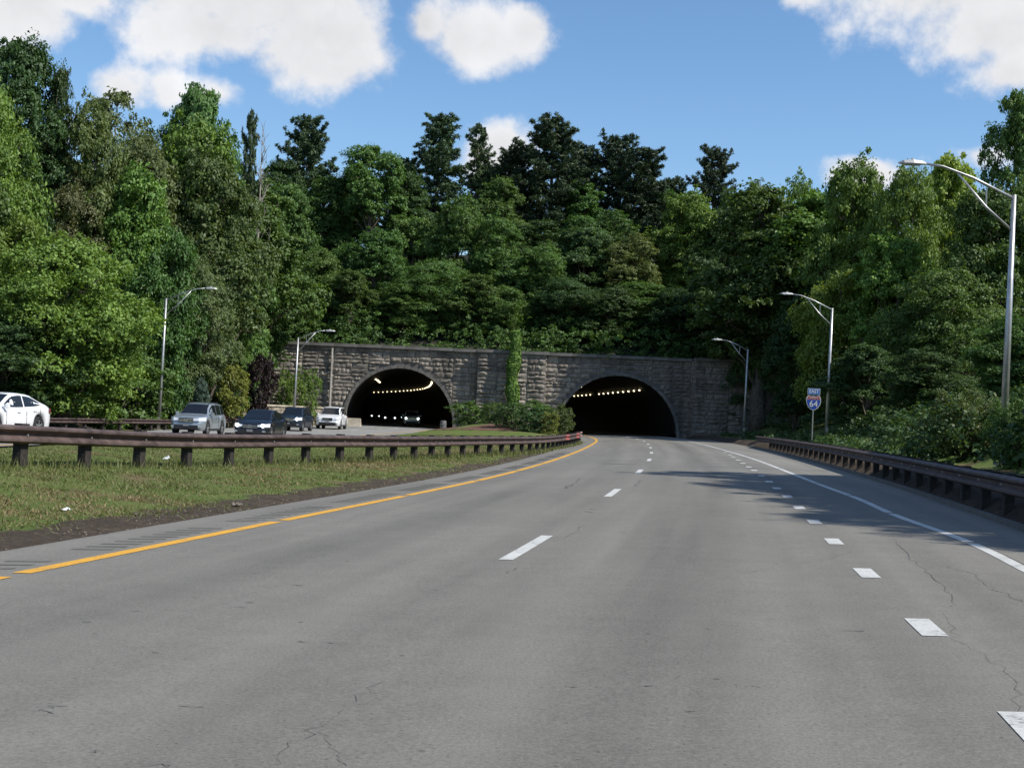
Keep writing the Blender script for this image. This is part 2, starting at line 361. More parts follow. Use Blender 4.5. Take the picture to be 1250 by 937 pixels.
x_left = spline([(-19, -20), (-17.5, 0), (-17.7, 20), (-17.0, 45), (-15.0, 67), (-13.6, 90), (-12.3, 108), (-11.4, 122), (-11.1, 133), (-11.9, 149), (-14.9, 180), (-22.0, 215), (-33.0, 252), (-50, 300)])
x_rail_l = spline([(-19, -6), (-13.2, 8), (-10.2, 16.5), (-8.24, 22.8), (-7.15, 26.8), (-5.55, 32.4), (-4.05, 36.8), (-2.0, 44.9), (.55, 56), (2.5, 68), (3.9, 80), (4.75, 92)])
def x_rail_r(y): return x_dash(y) + 6.9
x_rail_far = spline([(-40, 40), (-33, 62), (-26.8, 79), (-22.6, 94), (-19.2, 110), (-17.2, 125)])

def sstep(a, b, t):
    t = np.clip((t - a) / (b - a), 0, 1); return t * t * (3 - 2 * t)
def hill_z(X, Y):
    """height of the wooded hill the tunnels run under"""
    up = 7.45 + .36 * np.clip(Y - 134.2, 0, 42) + .05 * np.clip(Y - 176, 0, 60)
    return up - sstep(225, 262, Y) * 12
def base_z(X, Y):
    """superelevated right carriageway; the left one has a long profile of its own"""
    X = np.asarray(X, float); Y = np.asarray(Y, float)
    zl = np.interp(Y, [0, 45, 60, 74, 96, 109, 133, 152], [.15, .12, -.05, -.20, -.12, -.05, .05, .12])
    t = sstep(-9.5, -6.0, X); t = np.where(Y > 60, sstep(-8.5, -3.0, X), t)
    return zl * (1 - t) + BANK * np.clip(X, -10, 24) * t
def ground_z(X, Y):
    X = np.asarray(X, float); Y = np.asarray(Y, float)
    z = base_z(X, Y) - .05 - .28 * np.clip((x_left(Y) - 6.8 - X) / 2.0, 0, 1)
    ye = x_yellow(Y); li = x_left(Y) + 4.3
    med = np.clip(np.minimum(ye - 1.5 - X, X - li) / 3.5, 0, 1)
    z = z + .26 * med * (Y < 131)
    z = z + .75 * np.exp(-((X + 1.0) / 4.5) ** 2 - ((Y - 122) / 11) ** 2) * (Y < 131)
    rr = X - (x_rail_r(Y) + .4)                                           # right bank
    z = z + np.where(Y < 132, .32 * sstep(-.66, -.2, rr) + .30 * np.clip(rr - 3.5, 0, 30), 0)
    edge = np.interp(Y, [-60, 40, 80, 125, 134], [-40, -37, -29, -23, -27.5])
    z = z + .42 * np.clip(edge - X, 0, 34) * sstep(-30, 20, Y)            # left bank
    rise = hill_z(X, Y)
    side = sstep(26.5, 34, np.abs(X)) * sstep(116, 150, Y) * (1 - sstep(235, 285, Y))
    return np.maximum(z, z * (1 - side) + rise * side)
def gz(x, y): return float(ground_z(np.array([x]), np.array([y]))[0])

def void_mask(X, Y):
    xl = np.interp(Y, [134, 150, 300], [-27, -52, -60]); xr = np.interp(Y, [134, 150, 300], [27, 40, 40])
    return (X > xl) & (X < xr) & (Y > 133.5) & (Y < 262)
def make_ground():
    xs = np.unique(np.concatenate([np.linspace(-1500, -120, 8), np.linspace(-120, -40, 21), np.linspace(-40, 40, 201), np.linspace(40, 120, 21), np.linspace(120, 1500, 8)]))
    ys = np.unique(np.concatenate([np.linspace(-500, -40, 8), np.linspace(-40, 10, 26), np.linspace(10, 64, 136), np.linspace(64, 133, 70), np.array([133.4, 134.2]), np.linspace(135, 300, 60), np.linspace(300, 3000, 12)]))
    X, Y = np.meshgrid(xs, ys); Z = ground_z(X, Y)
    rough = .025 * np.sin(X * 2.1 + np.sin(Y * 1.7)) * np.sin(Y * 2.6 + 1.3 * np.sin(X)) + rng.normal(0, .012, X.shape)
    li = x_left(Y)
    on_road = ((X > x_yellow(Y) - 1.5) & (X < x_rail_r(Y) - .3)) | ((X > li - 7.2) & (X < li + 4.2))
    Z = Z + np.where(on_road, -.06, rough)
    Z = np.where(void_mask(X, Y), -.12 + base_z(X, Y), Z)
    # bare, oil-dark soil beside the pavement; worn dirt under the rails and in the median
    d = x_yellow(Y) - 1.15 - X
    dirt = np.clip(1.25 - d / np.interp(Y, [5, 20, 45, 70, 100], [2.1, 1.5, 1.1, 1.1, 1.3]), 0, 1) * (d > -1) * (d < 12)
    dirt = np.maximum(dirt, .75 * np.exp(-((X + 10) / 4.2) ** 2 - ((Y - 47) / 5.5) ** 2))
    dirt = np.maximum(dirt, np.where(X > x_rail_r(Y) - 2.2, np.where(X > x_rail_r(Y) + 1.2, .2, .85), 0) * (Y < 135))
    dirt = np.maximum(dirt, np.where(X < li - 7.4, .55, 0))
    dirt = np.maximum(dirt, np.where(((X < -40) | (Y > 134)) & (Y < 240), .8, 0))
    nx, ny = len(xs), len(ys)
    v = np.stack([X, Y, Z], -1).reshape(-1, 3)
    i = np.arange(ny - 1)[:, None] * nx + np.arange(nx - 1)[None, :]; i = i.ravel()
    f = np.stack([i, i + 1, i + nx + 1, i + nx], 1)
    m = bpy.data.meshes.new('ground')
    m.vertices.add(len(v)); m.vertices.foreach_set('co', v.ravel())
    m.loops.add(f.size); m.loops.foreach_set('vertex_index', f.ravel().astype(np.int32))
    m.polygons.add(len(f)); m.polygons.foreach_set('loop_start', np.arange(0, f.size, 4, dtype=np.int32))
    m.update(calc_edges=True)
    a = m.attributes.new('dirt', 'FLOAT', 'POINT'); a.data.foreach_set('value', dirt.ravel().astype(np.float32))
    o = obj('ground', m, 'ground', smooth=True); kind(o, 'structure', 'grassy median and earth verges beside the two carriageways')
make_ground()
def make_hill():
    ys = np.linspace(134.3, 264, 66); v = []; ncol = 60
    for y in ys:
        xl = np.interp(y, [134, 150, 300], [-27, -52, -60]) - 3; xr = np.interp(y, [134, 150, 300], [27, 40, 40]) + 3
        for t in np.linspace(0, 1, ncol):
            x = xl + (xr - xl) * t; v.append((x, y, max(float(hill_z(np.float64(x), np.float64(y))), gz(x, y) + .1) + rng.normal(0, .08)))
    f = [(r * ncol + c, r * ncol + c + 1, (r + 1) * ncol + c + 1, (r + 1) * ncol + c) for r in range(len(ys) - 1) for c in range(ncol - 1)]
    m = pyd('hill', v, f); a = m.attributes.new('dirt', 'FLOAT', 'POINT'); a.data.foreach_set('value', [.85] * len(v))
    kind(obj('hill', m, 'forest_floor', smooth=True), 'structure', 'wooded hill above the stone tunnel wall')
make_hill()

# ------------------------------------------------------------------ roads and markings
def road_z(x, lift=0., y=0.): return float(base_z(np.array([x]), np.array([y]))[0]) + lift
def ribbon(name, xl, xr, y0, y1, lift, mat, parent=None, step=1.5, cols=2):
    n = max(2, int(abs(y1 - y0) / step) + 1); v = []; uv = []
    for y in np.linspace(y0, y1, n):
        a, b = float(xl(y)), float(xr(y))
        for c in range(cols):
            x = a + (b - a) * c / (cols - 1); v.append((x, y, road_z(x, lift, y))); uv.append((x - float(x_dash(y)), y))
    f = [(r * cols + c, r * cols + c + 1, (r + 1) * cols + c + 1, (r + 1) * cols + c) for r in range(n - 1) for c in range(cols - 1)]
    m = pyd(name, v, f); ul = m.uv_layers.new(name='UVMap')
    for lp in m.loops: ul.data[lp.index].uv = uv[lp.vertex_index]
    return obj(name, m, mat, parent)
road = kind(ribbon('road', lambda y: x_yellow(y) - 1.15, lambda y: np.minimum(x_dash(y) + 6.6, np.interp(y, [0, 95, 118, 124, 400], [99, 99, float(x_dash(118)) + 5.2, float(x_dash(124)) + 5.0, 99]) if y < 124 else x_dash(y) + 5.0), -60, 230, 0, 'asphalt', step=1.0, cols=16), 'structure', 'grey curving highway carriageway leading into the right tunnel')
left_road = kind(ribbon('road', lambda y: x_left(y) - np.interp(y, [0, 100, 128, 300], [6.6, 6.6, 4.9, 4.9]), lambda y: x_left(y) + np.interp(y, [0, 55, 80], [4.1, 4.1, 4.9]), -40, 300, 0, 'asphalt_pale', step=1.5, cols=10), 'structure', 'paler opposite carriageway leading out of the left tunnel')
def stripe(xc, width, y0, y1, mat, parent, lift=.005, name='lane_marking'):
    return ribbon(name, lambda y: xc(y) - width / 2, lambda y: xc(y) + width / 2, y0, y1, lift, mat, parent, step=1.2)
y = -14.0
for k in range(40):
    ln = 6.15
    if y > 150: break
    stripe(x_yellow, .165, y, min(y + ln, 150), 'yellow_paint', road); y += ln + (.28 if y < 40 else .1)
for k in range(-2, 12):
    yc = 15.35 + 11.95 * k if k < 5 else 15.35 + 11.95 * k
    stripe(x_dash, .15, yc - 1.5, yc + 1.5, 'white_paint', road)
for (yy) in [-7, -3.5, 0, 3.2, 6.6, 9.93, 13.5, 17.1, 20.5, 23.95, 27.6, 31, 34.5, 38.4, 42.7, 45.9, 50, 54.3, 58.8, 63.2, 68.4]:
    xd = spline([(.2, -7), (1.4, 0), (2.62, 6.6), (3.12, 9.93), (3.63, 13.5), (4.17, 17.1), (4.69, 20.5), (5.2, 23.95), (5.74, 27.6), (6.2, 31), (6.7, 34.5), (7.23, 38.4), (7.8, 42.7), (8.19, 45.85), (8.7, 49.95), (9.26, 54.3), (9.8, 58.8), (10.4, 63.2), (11, 68.4)])
    stripe(xd, .19, yy - .42, yy + .42, 'white_paint', road)
y = -10.3
for k in range(60):
    if y > 150: break
    stripe(x_white, .15, y, y + 5.35, 'white_paint', road); y += 5.35 + (.22 if y < 30 else .02)
stripe(lambda y: x_left(y) + 3.75, .15, -30, 150, 'yellow_paint', left_road)
stripe(lambda y: x_left(y) - 3.75, .15, -30, 150, 'white_paint', left_road)
for k in range(-2, 12): stripe(x_left, .15, 8 + 12.2 * k, 11 + 12.2 * k, 'white_paint', left_road)
# sealed cracks and scars in the surface
def crack(pts, wd, name='pavement_crack'):
    v = []; 
    P = []
    for (a, b) in zip(pts[:-1], pts[1:]):
        for t in np.linspace(0, 1, 9)[:-1]:
            P.append((a[0] + (b[0] - a[0]) * t + random.gauss(0, .025), a[1] + (b[1] - a[1]) * t + random.gauss(0, .02)))
    P.append(pts[-1])
    for i, p in enumerate(P):
        d = Vector((P[min(i + 1, len(P) - 1)][0] - P[max(i - 1, 0)][0], P[min(i + 1, len(P) - 1)][1] - P[max(i - 1, 0)][1])).normalized()
        ww = wd * random.uniform(.25, 1.0) * (0.15 if i in (0, len(P) - 1) else 1)
        for s in (-1, 1): v.append((p[0] - d.y * ww * s, p[1] + d.x * ww * s, road_z(p[0], .0045, p[1])))
    f = [(2 * i, 2 * i + 1, 2 * i + 3, 2 * i + 2) for i in range(len(P) - 1)]
    return obj(name, pyd(name, v, f), 'tar', road)
def on_road(px, py):
    d = CR @ Vector(((px - 625) / F, (468.5 - py) / F, -1)); n = Vector((-BANK, 0, 1)); t = -(CAM.dot(n)) / d.dot(n); p = CAM + d * t; return (p.x, p.y)
def crk(pts, wd): crack([on_road(*p) for p in pts], wd * .55)
crk([(690, 657), (715, 640)], .012); crk([(618, 700), (635, 692)], .010)
crk([(750, 579), (778, 579)], .06); crk([(775, 593), (783, 586)], .05)
crk([(714, 624), (724, 625)], .05); crk([(719, 621), (728, 622)], .05)
crk([(688, 596), (700, 591), (708, 583)], .05)
crk([(905, 700), (960, 690), (1010, 682), (1045, 672)], .006)
crk([(330, 937), (388, 890), (425, 855), (470, 830)], .005); crk([(388, 890), (410, 920), (420, 937)], .004)
crk([(1170, 740), (1140, 705), (1110, 680), (1090, 655)], .008); crk([(1250, 735), (1205, 715), (1190, 700), (1150, 690)], .010)
crk([(1250, 880), (1230, 820), (1170, 780), (1150, 745)], .005)
for (px, py) in [(304, 735), (363, 714), (107, 759), (372, 783), (411, 785), (292, 741), (70, 862), (50, 868), (232, 863), (115, 917), (167, 746), (128, 652), (196, 934), (560, 704), (760, 650), (1045, 770), (912, 838), (842, 868), (795, 837)]:
    x, yy = on_road(px, py); wd = random.uniform(.02, .06)
    crack([(x - wd, yy), (x + wd, yy + random.uniform(-.01, .01))], .007 * yy / 10, 'pavement_scar')
# milled rumble strip just outside the yellow line
rb = MB(); yy = 3.0
while yy < 60:
    x0 = float(x_yellow(yy)) - .62; x1 = x0 + .40
    rb.add([(x0, yy, road_z(x0, .004, yy)), (x1, yy + .07, road_z(x1, .004, yy)), (x1, yy + .17, road_z(x1, .004, yy)), (x0, yy + .10, road_z(x0, .004, yy))], [(0, 1, 2, 3)]); yy += .31 + (0.9 if int(yy * 1.7) % 7 == 0 else 0)
rbo = rb.build('rumble_strip', 'groove', road); kind(rbo, 'stuff')
# pale asphalt shoulder right of the edge line, with its dark edge kerb
ribbon('shoulder', lambda y: x_white(y) + .10, lambda y: np.minimum(x_dash(y) + 6.52, x_white(y) + 30) if y < 95 else x_white(y) + .9, -55, 118, .004, 'shoulder', road, cols=4)
kb = MB(); 
for k in range(46):
    ya, yb = -4 + 2 * k, -4 + 2 * (k + 1)
    xa, xb = float(x_dash(ya)) + 6.62, float(x_dash(yb)) + 6.62
    mid = Vector(((xa + xb) / 2, (ya + yb) / 2, road_z(xa, 0, ya) + .02)); ang = math.atan2(xb - xa, yb - ya)
    kb.box(mid, (.10, math.hypot(xb - xa, yb - ya), .12), Matrix.Rotation(-ang, 3, 'Z'))
kind(kb.build('kerb', 'tar'), 'structure', 'low dark kerb along the right shoulder')

# ------------------------------------------------------------------ stone walls
def stone_mesh(seed):
    r = random.Random(seed); nx, nz = 5, 4; v = []; f = []
    for j in range(nz):
        for i in range(nx):
            x = -.5 + i / (nx - 1); z = -.5 + j / (nz - 1); e = i in (0, nx - 1) or j in (0, nz - 1)
            v.append((x * (.985 if e else .9) + (r.uniform(-.03, .03)), -(.25 if e else r.uniform(.45, 1.25)), z * (.97 if e else .86) + r.uniform(-.05, .05)))
    for j in range(nz - 1):
        for i in range(nx - 1): f.append((j * nx + i, j * nx + i + 1, (j + 1) * nx + i + 1, (j + 1) * nx + i))
    rim = [i for i in range(nx)] + [j * nx + nx - 1 for j in range(1, nz)] + [(nz - 1) * nx + i for i in range(nx - 2, -1, -1)] + [j * nx for j in range(nz - 2, 0, -1)]
    base = len(v)
    for k in rim: v.append((v[k][0], .4, v[k][2]))
    for k in range(len(rim)):
        a, b = k, (k + 1) % len(rim); f.append((rim[b], rim[a], base + a, base + b))
    return pyd('stone', v, f)
STONES = [stone_mesh(100 + k) for k in range(14)]
STONES_P = [m.copy() for m in STONES]
for m in STONES: m.materials.append(MATS['stone'])
for m in STONES_P: m.materials.append(MATS['stone_pale'])
def lay_stones(M, spans, parent, meshes, z0, z1, ch=(.30, .64), ln=(.6, 1.9), depth=.15, limit=300, score=None, rnd=None, broken=True):
    """courses of rock-faced stones on the plane of matrix M (x along, -y out, z up); spans(za, zb) gives the free x intervals"""
    rnd = rnd or random.Random(3); cells = []
    full = [iv for iv in spans(z1 - .1, z1)]; lo_, hi_ = full[0][0], full[-1][1]; cuts = [lo_]
    while cuts[-1] < hi_ - .05:                                    # panels with courses of their own: random rubble, no long joints
        q = cuts[-1] + (rnd.uniform(1.6, 3.6) if broken else 99); cuts.append(hi_ if q > hi_ - 1.2 else q)
    for pa, pb in zip(cuts[:-1], cuts[1:]):
        z = z0
        while z < z1 - .15:
            h = rnd.uniform(*ch)
            if z + h > z1 - .2: h = z1 - z
            for (a, b) in spans(z, z + h):
                a, b = max(a, pa), min(b, pb); x = a
                while x < b - .08:
                    l = rnd.uniform(*ln)
                    if x + l > b - .4: l = b - x
                    if h > .5 and rnd.random() < .25:
                        cells += [(x, l, z, h * .5), (x, l * .55, z + h * .5, h * .5), (x + l * .55, l * .45, z + h * .5, h * .5)]
                    else: cells.append((x, l, z, h))
                    x += l
            z += h
    if score: cells.sort(key=score)
    rest = MB()
    for k, (x, l, z, h) in enumerate(cells):
        me = meshes[rnd.randrange(len(meshes))]
        T = M @ Matrix.Translation((x + l / 2, 0, z + h / 2)) @ Matrix.Diagonal((l - .045, depth * rnd.uniform(.6, 1.35), h - .045, 1))
        if k < limit:
            o = bpy.data.objects.new('stone', me); C.objects.link(o); o.parent = parent; o.matrix_local = T
        else:
            rest.add([T @ q.co for q in me.vertices], [tuple(p.vertices) for p in me.polygons])
    if rest.v:
        o = rest.build('stone_mass', None, parent); o.data.materials.append(meshes[0].materials[0]); kind(o, 'stuff')
WY = 133.0; TOP = 7.78
ARCH = [(-11.05, 5.38, .55), (10.55, 5.95, .18)]           # centre x, radius, springing height
PIERS = [(-3.45, 3.25), (17.7, 27.2)]
pw = tag(empty('tunnel_portal_wall', (0, WY, 0)), 'long rubble stone wall pierced by the two tunnel arches', 'wall')
def arch_top(x):
    for (cx, r, s) in ARCH:
        if abs(x - cx) < r: return s + math.sqrt(max(0, r * r - (x - cx) ** 2))
    return None
def wall_core():
    mb = MB(); xs = sorted(set([-27.2, 27.2] + [round(v, 3) for v in np.arange(-27, 27.1, .3)] + [cx + s * r for cx, r, _ in ARCH for s in (-1, 1)] + [cx + s * r * .98 for cx, r, _ in ARCH for s in (-1, 1)]))
    for a, b in zip(xs[:-1], xs[1:]):
        m = (a + b) / 2; inside = arch_top(m) is not None
        za = (arch_top(a) or next(s for cx, r, s in ARCH if abs(m - cx) < r)) if inside else -1.2
        zb = (arch_top(b) or next(s for cx, r, s in ARCH if abs(m - cx) < r)) if inside else -1.2
        mb.add([(a, 0, za), (b, 0, zb), (b, 0, TOP), (a, 0, TOP), (a, 1.2, za), (b, 1.2, zb), (b, 1.2, TOP), (a, 1.2, TOP)], [(0, 1, 2, 3), (3, 2, 6, 7), (0, 4, 5, 1), (5, 4, 7, 6)])
    mb.build('wall_core', 'mortar', pw)
    for a, b in PIERS:
        dpt = .88 if b < 20 else 2.0
        MB().box(((a + b) / 2, -dpt / 2 - .01, TOP / 2 - .6), (b - a, dpt, TOP + 1.2)).build('pier_core', 'mortar', pw)
wall_core()
def spans_for(lo, hi):
    def f(za, zb):
        iv = [(lo, hi)]
        for (cx, r, s) in ARCH:
            rr = r + .24
            zq = max(za - s, 0)
            if zq < rr:
                hw = math.sqrt(rr * rr - zq * zq); nxt = []
                for a, b in iv:
                    if cx + hw <= a or cx - hw >= b: nxt.append((a, b)); continue
                    if cx - hw > a + .25: nxt.append((a, cx - hw))
                    if cx + hw < b - .25: nxt.append((cx + hw, b))
                iv = nxt
        return iv
    return f
I4 = Matrix.Identity(4)
for k, (lo, hi, off, lim) in enumerate([(-27.2, -3.45, 0, 165), (-3.45, 3.25, -.89, 75), (3.25, 17.7, 0, 45), (17.7, 27.2, -2.01, 15)]):
    lay_stones(Matrix.Translation((0, off, 0)), spans_for(lo, hi), pw, STONES, -.3, TOP, limit=lim, rnd=random.Random(20 + k), score=lambda c: -c[1] * c[3] - (2 if c[2] > 1.6 else 0) + (1.5 if c[0] > 12 else 0))
# side faces of the proud piers
for a, b in PIERS:
    lay_stones(Matrix.Translation((b if b < 20 else a, 0, 0)) @ Matrix.Rotation(R(90 if b < 20 else -90), 4, 'Z') @ Matrix.Translation((-.89 if b < 20 else 0, 0, 0)), lambda za, zb: [(0, .88 if b < 20 else 2.0)], pw, STONES, -.3, TOP, limit=0, rnd=random.Random(51), depth=.08, broken=False)
# arch rings and coping
for (cx, r, s) in ARCH:
    n = 25; 
    for k in range(n):
        a0, a1 = math.pi * k / n + .004, math.pi * (k + 1) / n - .004; v = []
        for y in (-.19, .35):
            for rad, a in ((r - .03, a0), (r + .26, a0), (r + .26, a1), (r - .03, a1)): v.append((cx + rad * math.cos(a), y, s + rad * math.sin(a)))
        MB().add(v, [(0, 1, 2, 3), (7, 6, 5, 4), (0, 4, 5, 1), (1, 5, 6, 2), (2, 6, 7, 3), (3, 7, 4, 0)]).build('arch_stone', 'concrete_dark', pw)
    for sgn in (-1, 1):
        MB().box((cx + sgn * (r + .12), .08, s / 2 - .5), (.3, .54, s + 1.0)).build('arch_foot', 'concrete_dark', pw)
xx = -27.2
cop = MB().box((0, .42, .15), (2.34, 1.25, .30)).mesh('coping_stone'); cop.materials.append(MATS['concrete_dark'])
for k in range(23):
    xc = xx + 1.18 + k * 2.366; o = bpy.data.objects.new('coping_stone', cop); C.objects.link(o); o.parent = pw
    o.location = (xc, -.12 - (.80 if -3.9 < xc < 3.25 else 1.9 if xc > 17.3 else 0), TOP + .003 + random.uniform(0, .02)); o.rotation_euler = (0, random.gauss(0, .004), random.gauss(0, .006))
# low pale wing wall beside the left portal
A, B_ = Vector((-21.6, 108.5)), Vector((-16.95, 130.5))
ww = tag(empty('wing_wall', (A.x, A.y, gz(A.x, A.y) - .2)), 'low pale stone retaining wall left of the left tunnel', 'wall')
ang = math.atan2(B_.y - A.y, B_.x - A.x); Lw = (B_ - A).length; ww.rotation_euler = (0, 0, ang)
HW = 2.15
MB().box((Lw / 2, .3, HW / 2), (Lw, .5, HW)).build('wall_core', 'mortar', ww)
lay_stones(Matrix.Translation((0, .05, 0)), lambda a, b: [(0, Lw)], ww, STONES_P, 0, HW, ch=(.22, .42), ln=(.5, 1.4), depth=.08, limit=150, rnd=random.Random(9))
cp2 = MB().box((0, .28, .07), (2.2, .74, .14)).mesh('coping_stone'); cp2.materials.append(MATS['concrete_beige'])
for k in range(10):
    o = bpy.data.objects.new('coping_stone', cp2); C.objects.link(o); o.parent = ww; o.location = (1.13 + k * 2.245, 0, HW + .003)
# drain pipe down the wall and beige barrier end
dp = tag(empty('drain_pipe', (at(403, 480, 132.7).x, 132.7, 0)), 'thin rusty drain pipe running down the stone wall left of the arch', 'pipe')
MB().tube([(0, 0, .5), (0, 0, 7.6)], .11, 8).build('pipe', 'concrete', dp)
for z in (2.2, 4.2, 6.2): MB().box((0, .1, z), (.3, .25, .08)).build('bracket', 'galvanised', dp)
bb = bmesh.new(); bmesh.ops.create_cube(bb, size=1)
for q in bb.verts: q.co = Vector((q.co.x * (1.25 if q.co.z > 0 else 1.4), q.co.y * (.5 if q.co.z > 0 else .75), q.co.z * .85 + .40))
bmesh.ops.bevel(bb, geom=bb.edges[:], offset=.04, segments=2, affect='EDGES')
bm_ = bpy.data.meshes.new('concrete_barrier'); bb.to_mesh(bm_); bb.free()
o = obj('concrete_barrier', bm_, 'concrete_beige', loc=(at(432, 515, 127).x, 127, gz(-15, 127))); tag(o, 'beige concrete barrier block at the left foot of the left arch', 'barrier')

# ------------------------------------------------------------------ tunnels
def tunnel(cx0, r, s, xc, y1, lamps, label):
    t = tag(empty('tunnel', (0, 0, 0)), label, 'tunnel')
    ys = np.concatenate([[WY + .3], np.linspace(WY + 4, y1, 40)]); n = 24; v = []
    x0 = float(xc(WY)); rr = r + .02
    for y in ys:
        c = cx0 + float(xc(y)) - x0
        prof = [(-rr, -1.2)] + [(-rr * math.cos(math.pi * k / n), s + rr * math.sin(math.pi * k / n)) for k in range(n + 1)] + [(rr, -1.2)]
        v += [(c + a, y, b) for a, b in prof]
    m = n + 3
    f = [(i * m + k, i * m + k + 1, (i + 1) * m + k + 1, (i + 1) * m + k) for i in range(len(ys) - 1) for k in range(m - 1)]
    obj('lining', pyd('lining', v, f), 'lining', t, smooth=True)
    lm = MB().box((0, 0, 0), (.19, .34, .10)).mesh('lamp'); lm.materials.append(MATS['tunnel_lamp'])
    for (side, y, big) in lamps:
        a = side * R(34) ; c = cx0 + float(xc(y)) - x0
        o = bpy.data.objects.new('lamp', lm); C.objects.link(o); o.parent = t
        o.location = (c + (rr - .22) * math.sin(a), y, s + (rr - .22) * math.cos(a)); o.rotation_euler = (0, a, 0); o.scale = (big, 1, big)
    for sg in (-1, 1):     # walkway kerb along each side
        v = []; 
        for y in ys:
            c = cx0 + float(xc(y)) - x0
            v += [(c + sg * (rr - .05), y, .55), (c + sg * (rr - .75), y, .55), (c + sg * (rr - .80), y, -.5)]
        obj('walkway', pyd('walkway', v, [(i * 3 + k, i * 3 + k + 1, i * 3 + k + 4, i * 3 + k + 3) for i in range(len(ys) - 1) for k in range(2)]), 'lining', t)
tunnel(*ARCH[0], x_left, 258, [(1, 140 + 4.0 * k, .8) for k in range(27)] + [(-1, 139 + 3.4 * k, .8) for k in range(5)], 'dark left tunnel with a curving row of small ceiling lights and oncoming cars')
tunnel(*ARCH[1], x_dash, 235, [(1, 141 + 3.5 * k, .9) for k in range(18) if k != 9] + [(-1, 138, .5)], 'dark right tunnel bore with one straight dotted row of yellowish lights')

# ------------------------------------------------------------------ guardrails
def wbeam(xf, ya, yb, off, zb, name, mat, parent, flip=1, n=None):
    prof = [(.0, .0), (.02, .0), (.10, .04), (.10, .075), (.006, .135), (.006, .175), (.10, .235), (.10, .27), (.02, .31), (0, .31)]
    prof = prof + [(a - .006, b) for a, b in prof[::-1]]
    n = n or max(2, int(abs(yb - ya) / .95) + 1); v = []; m = len(prof)
    for y in np.linspace(ya, yb, n):
        x = float(xf(y)); e = .05; dx = float(xf(y + e) - xf(y - e)) / (2 * e); nn = Vector((1, -dx, 0)).normalized()
        base = Vector((x, y, zb(x, y)))
        for a, b in prof: v.append(base + nn * (flip * (off + a)) + Vector((0, 0, b)))
    f = [(i * m + k, i * m + (k + 1) % m, (i + 1) * m + (k + 1) % m, (i + 1) * m + k) for i in range(n - 1) for k in range(m)]
    f += [tuple(range(m - 1, -1, -1)), tuple((n - 1) * m + k for k in range(m))]
    return obj(name, pyd(name, v, f), mat, parent)
def guardrail(xf, ya, yb, face, both, label, patches=(), raise_=0.0):
    """face = +1: traffic face towards +x"""
    g = tag(empty('guardrail', (0, 0, 0)), label, 'guardrail')
    def zb(x, y): return gz(x, y) + .40 + raise_
    # stations 1.905 m apart along the curve
    yy = [ya]
    while yy[-1] < yb:
        y = yy[-1]; dx = float(xf(y + .05) - xf(y - .05)) / .1; yy.append(y + 1.905 / math.hypot(1, dx))
    smooth_z = {}
    def zs(x, y):
        return float(np.mean([gz(float(xf(q)), q) for q in np.linspace(y - 2.5, y + 2.5, 5)])) + .40 + raise_
    for k in range(0, len(yy) - 4, 4):
        seg = (yy[k], yy[min(k + 4, len(yy) - 1)])
        for side in ([1, -1] if both else [1]):
            mat = 'weathering_steel'
            wbeam(xf, seg[0], seg[1] + .12, .10 + (.004 if (k // 4) % 2 else 0), lambda x, y: zs(x, y) + (.004 if (k // 4) % 2 else 0), 'beam', mat, g, flip=face * side, n=10)
    for (pa, pb, mat) in patches:
        wbeam(xf, pa, pb, .112, lambda x, y: zs(x, y) + .002, 'paint_band', mat, g, flip=face)
    pm = MB().box((0, 0, -.12), (.16, .20, 1.45)).mesh('post'); pm.materials.append(MATS['post_timber'])
    bl = MB().box((0, 0, 0), (.16, .18, .34)).mesh('block'); bl.materials.append(MATS['post_timber'])
    bo = MB().box((0, 0, 0), (.03, .035, .035)).mesh('bolt'); bo.materials.append(MATS['galvanised'])
    for y in yy[:-4 if len(yy) % 4 else -1]:
        x = float(xf(y)); dx = float(xf(y + .05) - xf(y - .05)) / .1; a = -math.atan(dx); z = zs(x, y)
        p = bpy.data.objects.new('post', pm); C.objects.link(p); p.parent = g; p.location = (x, y, z - .26); p.rotation_euler = (random.gauss(0, .012), random.gauss(0, .012), a)
        q = bpy.data.objects.new('bolt', bo); C.objects.link(q); q.parent = g; nn = Vector((1, -dx, 0)).normalized() * face
        q.location = Vector((x, y, z + .155)) + nn * .125; q.rotation_euler = (0, 0, a)
    # rounded end shoe
    return g, zs
g1, zs1 = guardrail(x_rail_l, -4, 92, 1, True, 'rust brown double guardrail curving along the grassy median', [(78, 81.5, 'rail_red'), (86, 88.5, 'rail_red'), (88.6, 91.5, 'rail_white'), (70, 72, 'rail_red')])
def end_shoe(g, xf, y, zs, face, sgn):
    v = []; prof = [(0, .31), (.07, .27), (.07, .22), (.01, .18), (.01, .13), (.07, .09), (.07, .04), (0, 0)]; n = 8
    x0 = float(xf(y)); z = zs(x0, y); m = len(prof)
    for k in range(n):
        a = math.pi * .9 * k / (n - 1); c = Vector((x0 - face * .0, y, z))
        for d, h in prof: 
            rr = .10 + d; v.append((c.x + face * rr * math.cos(a), c.y + sgn * (rr * math.sin(a) * 1.3), z + h))
    obj('end_shoe', pyd('end_shoe', v, [(i * m + k, i * m + k + 1, (i + 1) * m + k + 1, (i + 1) * m + k) for i in range(n - 1) for k in range(m - 1)]), 'rail_white', g)
end_shoe(g1, x_rail_l, 92, zs1, 1, 1)
g2, zs2 = guardrail(x_rail_r, -6, 84, -1, True, 'dark double guardrail along the right shoulder in the shade', raise_=-.12)
g3, zs3 = guardrail(x_rail_far, 44, 124, 1, False, 'far brown guardrail behind the oncoming cars', raise_=.1)

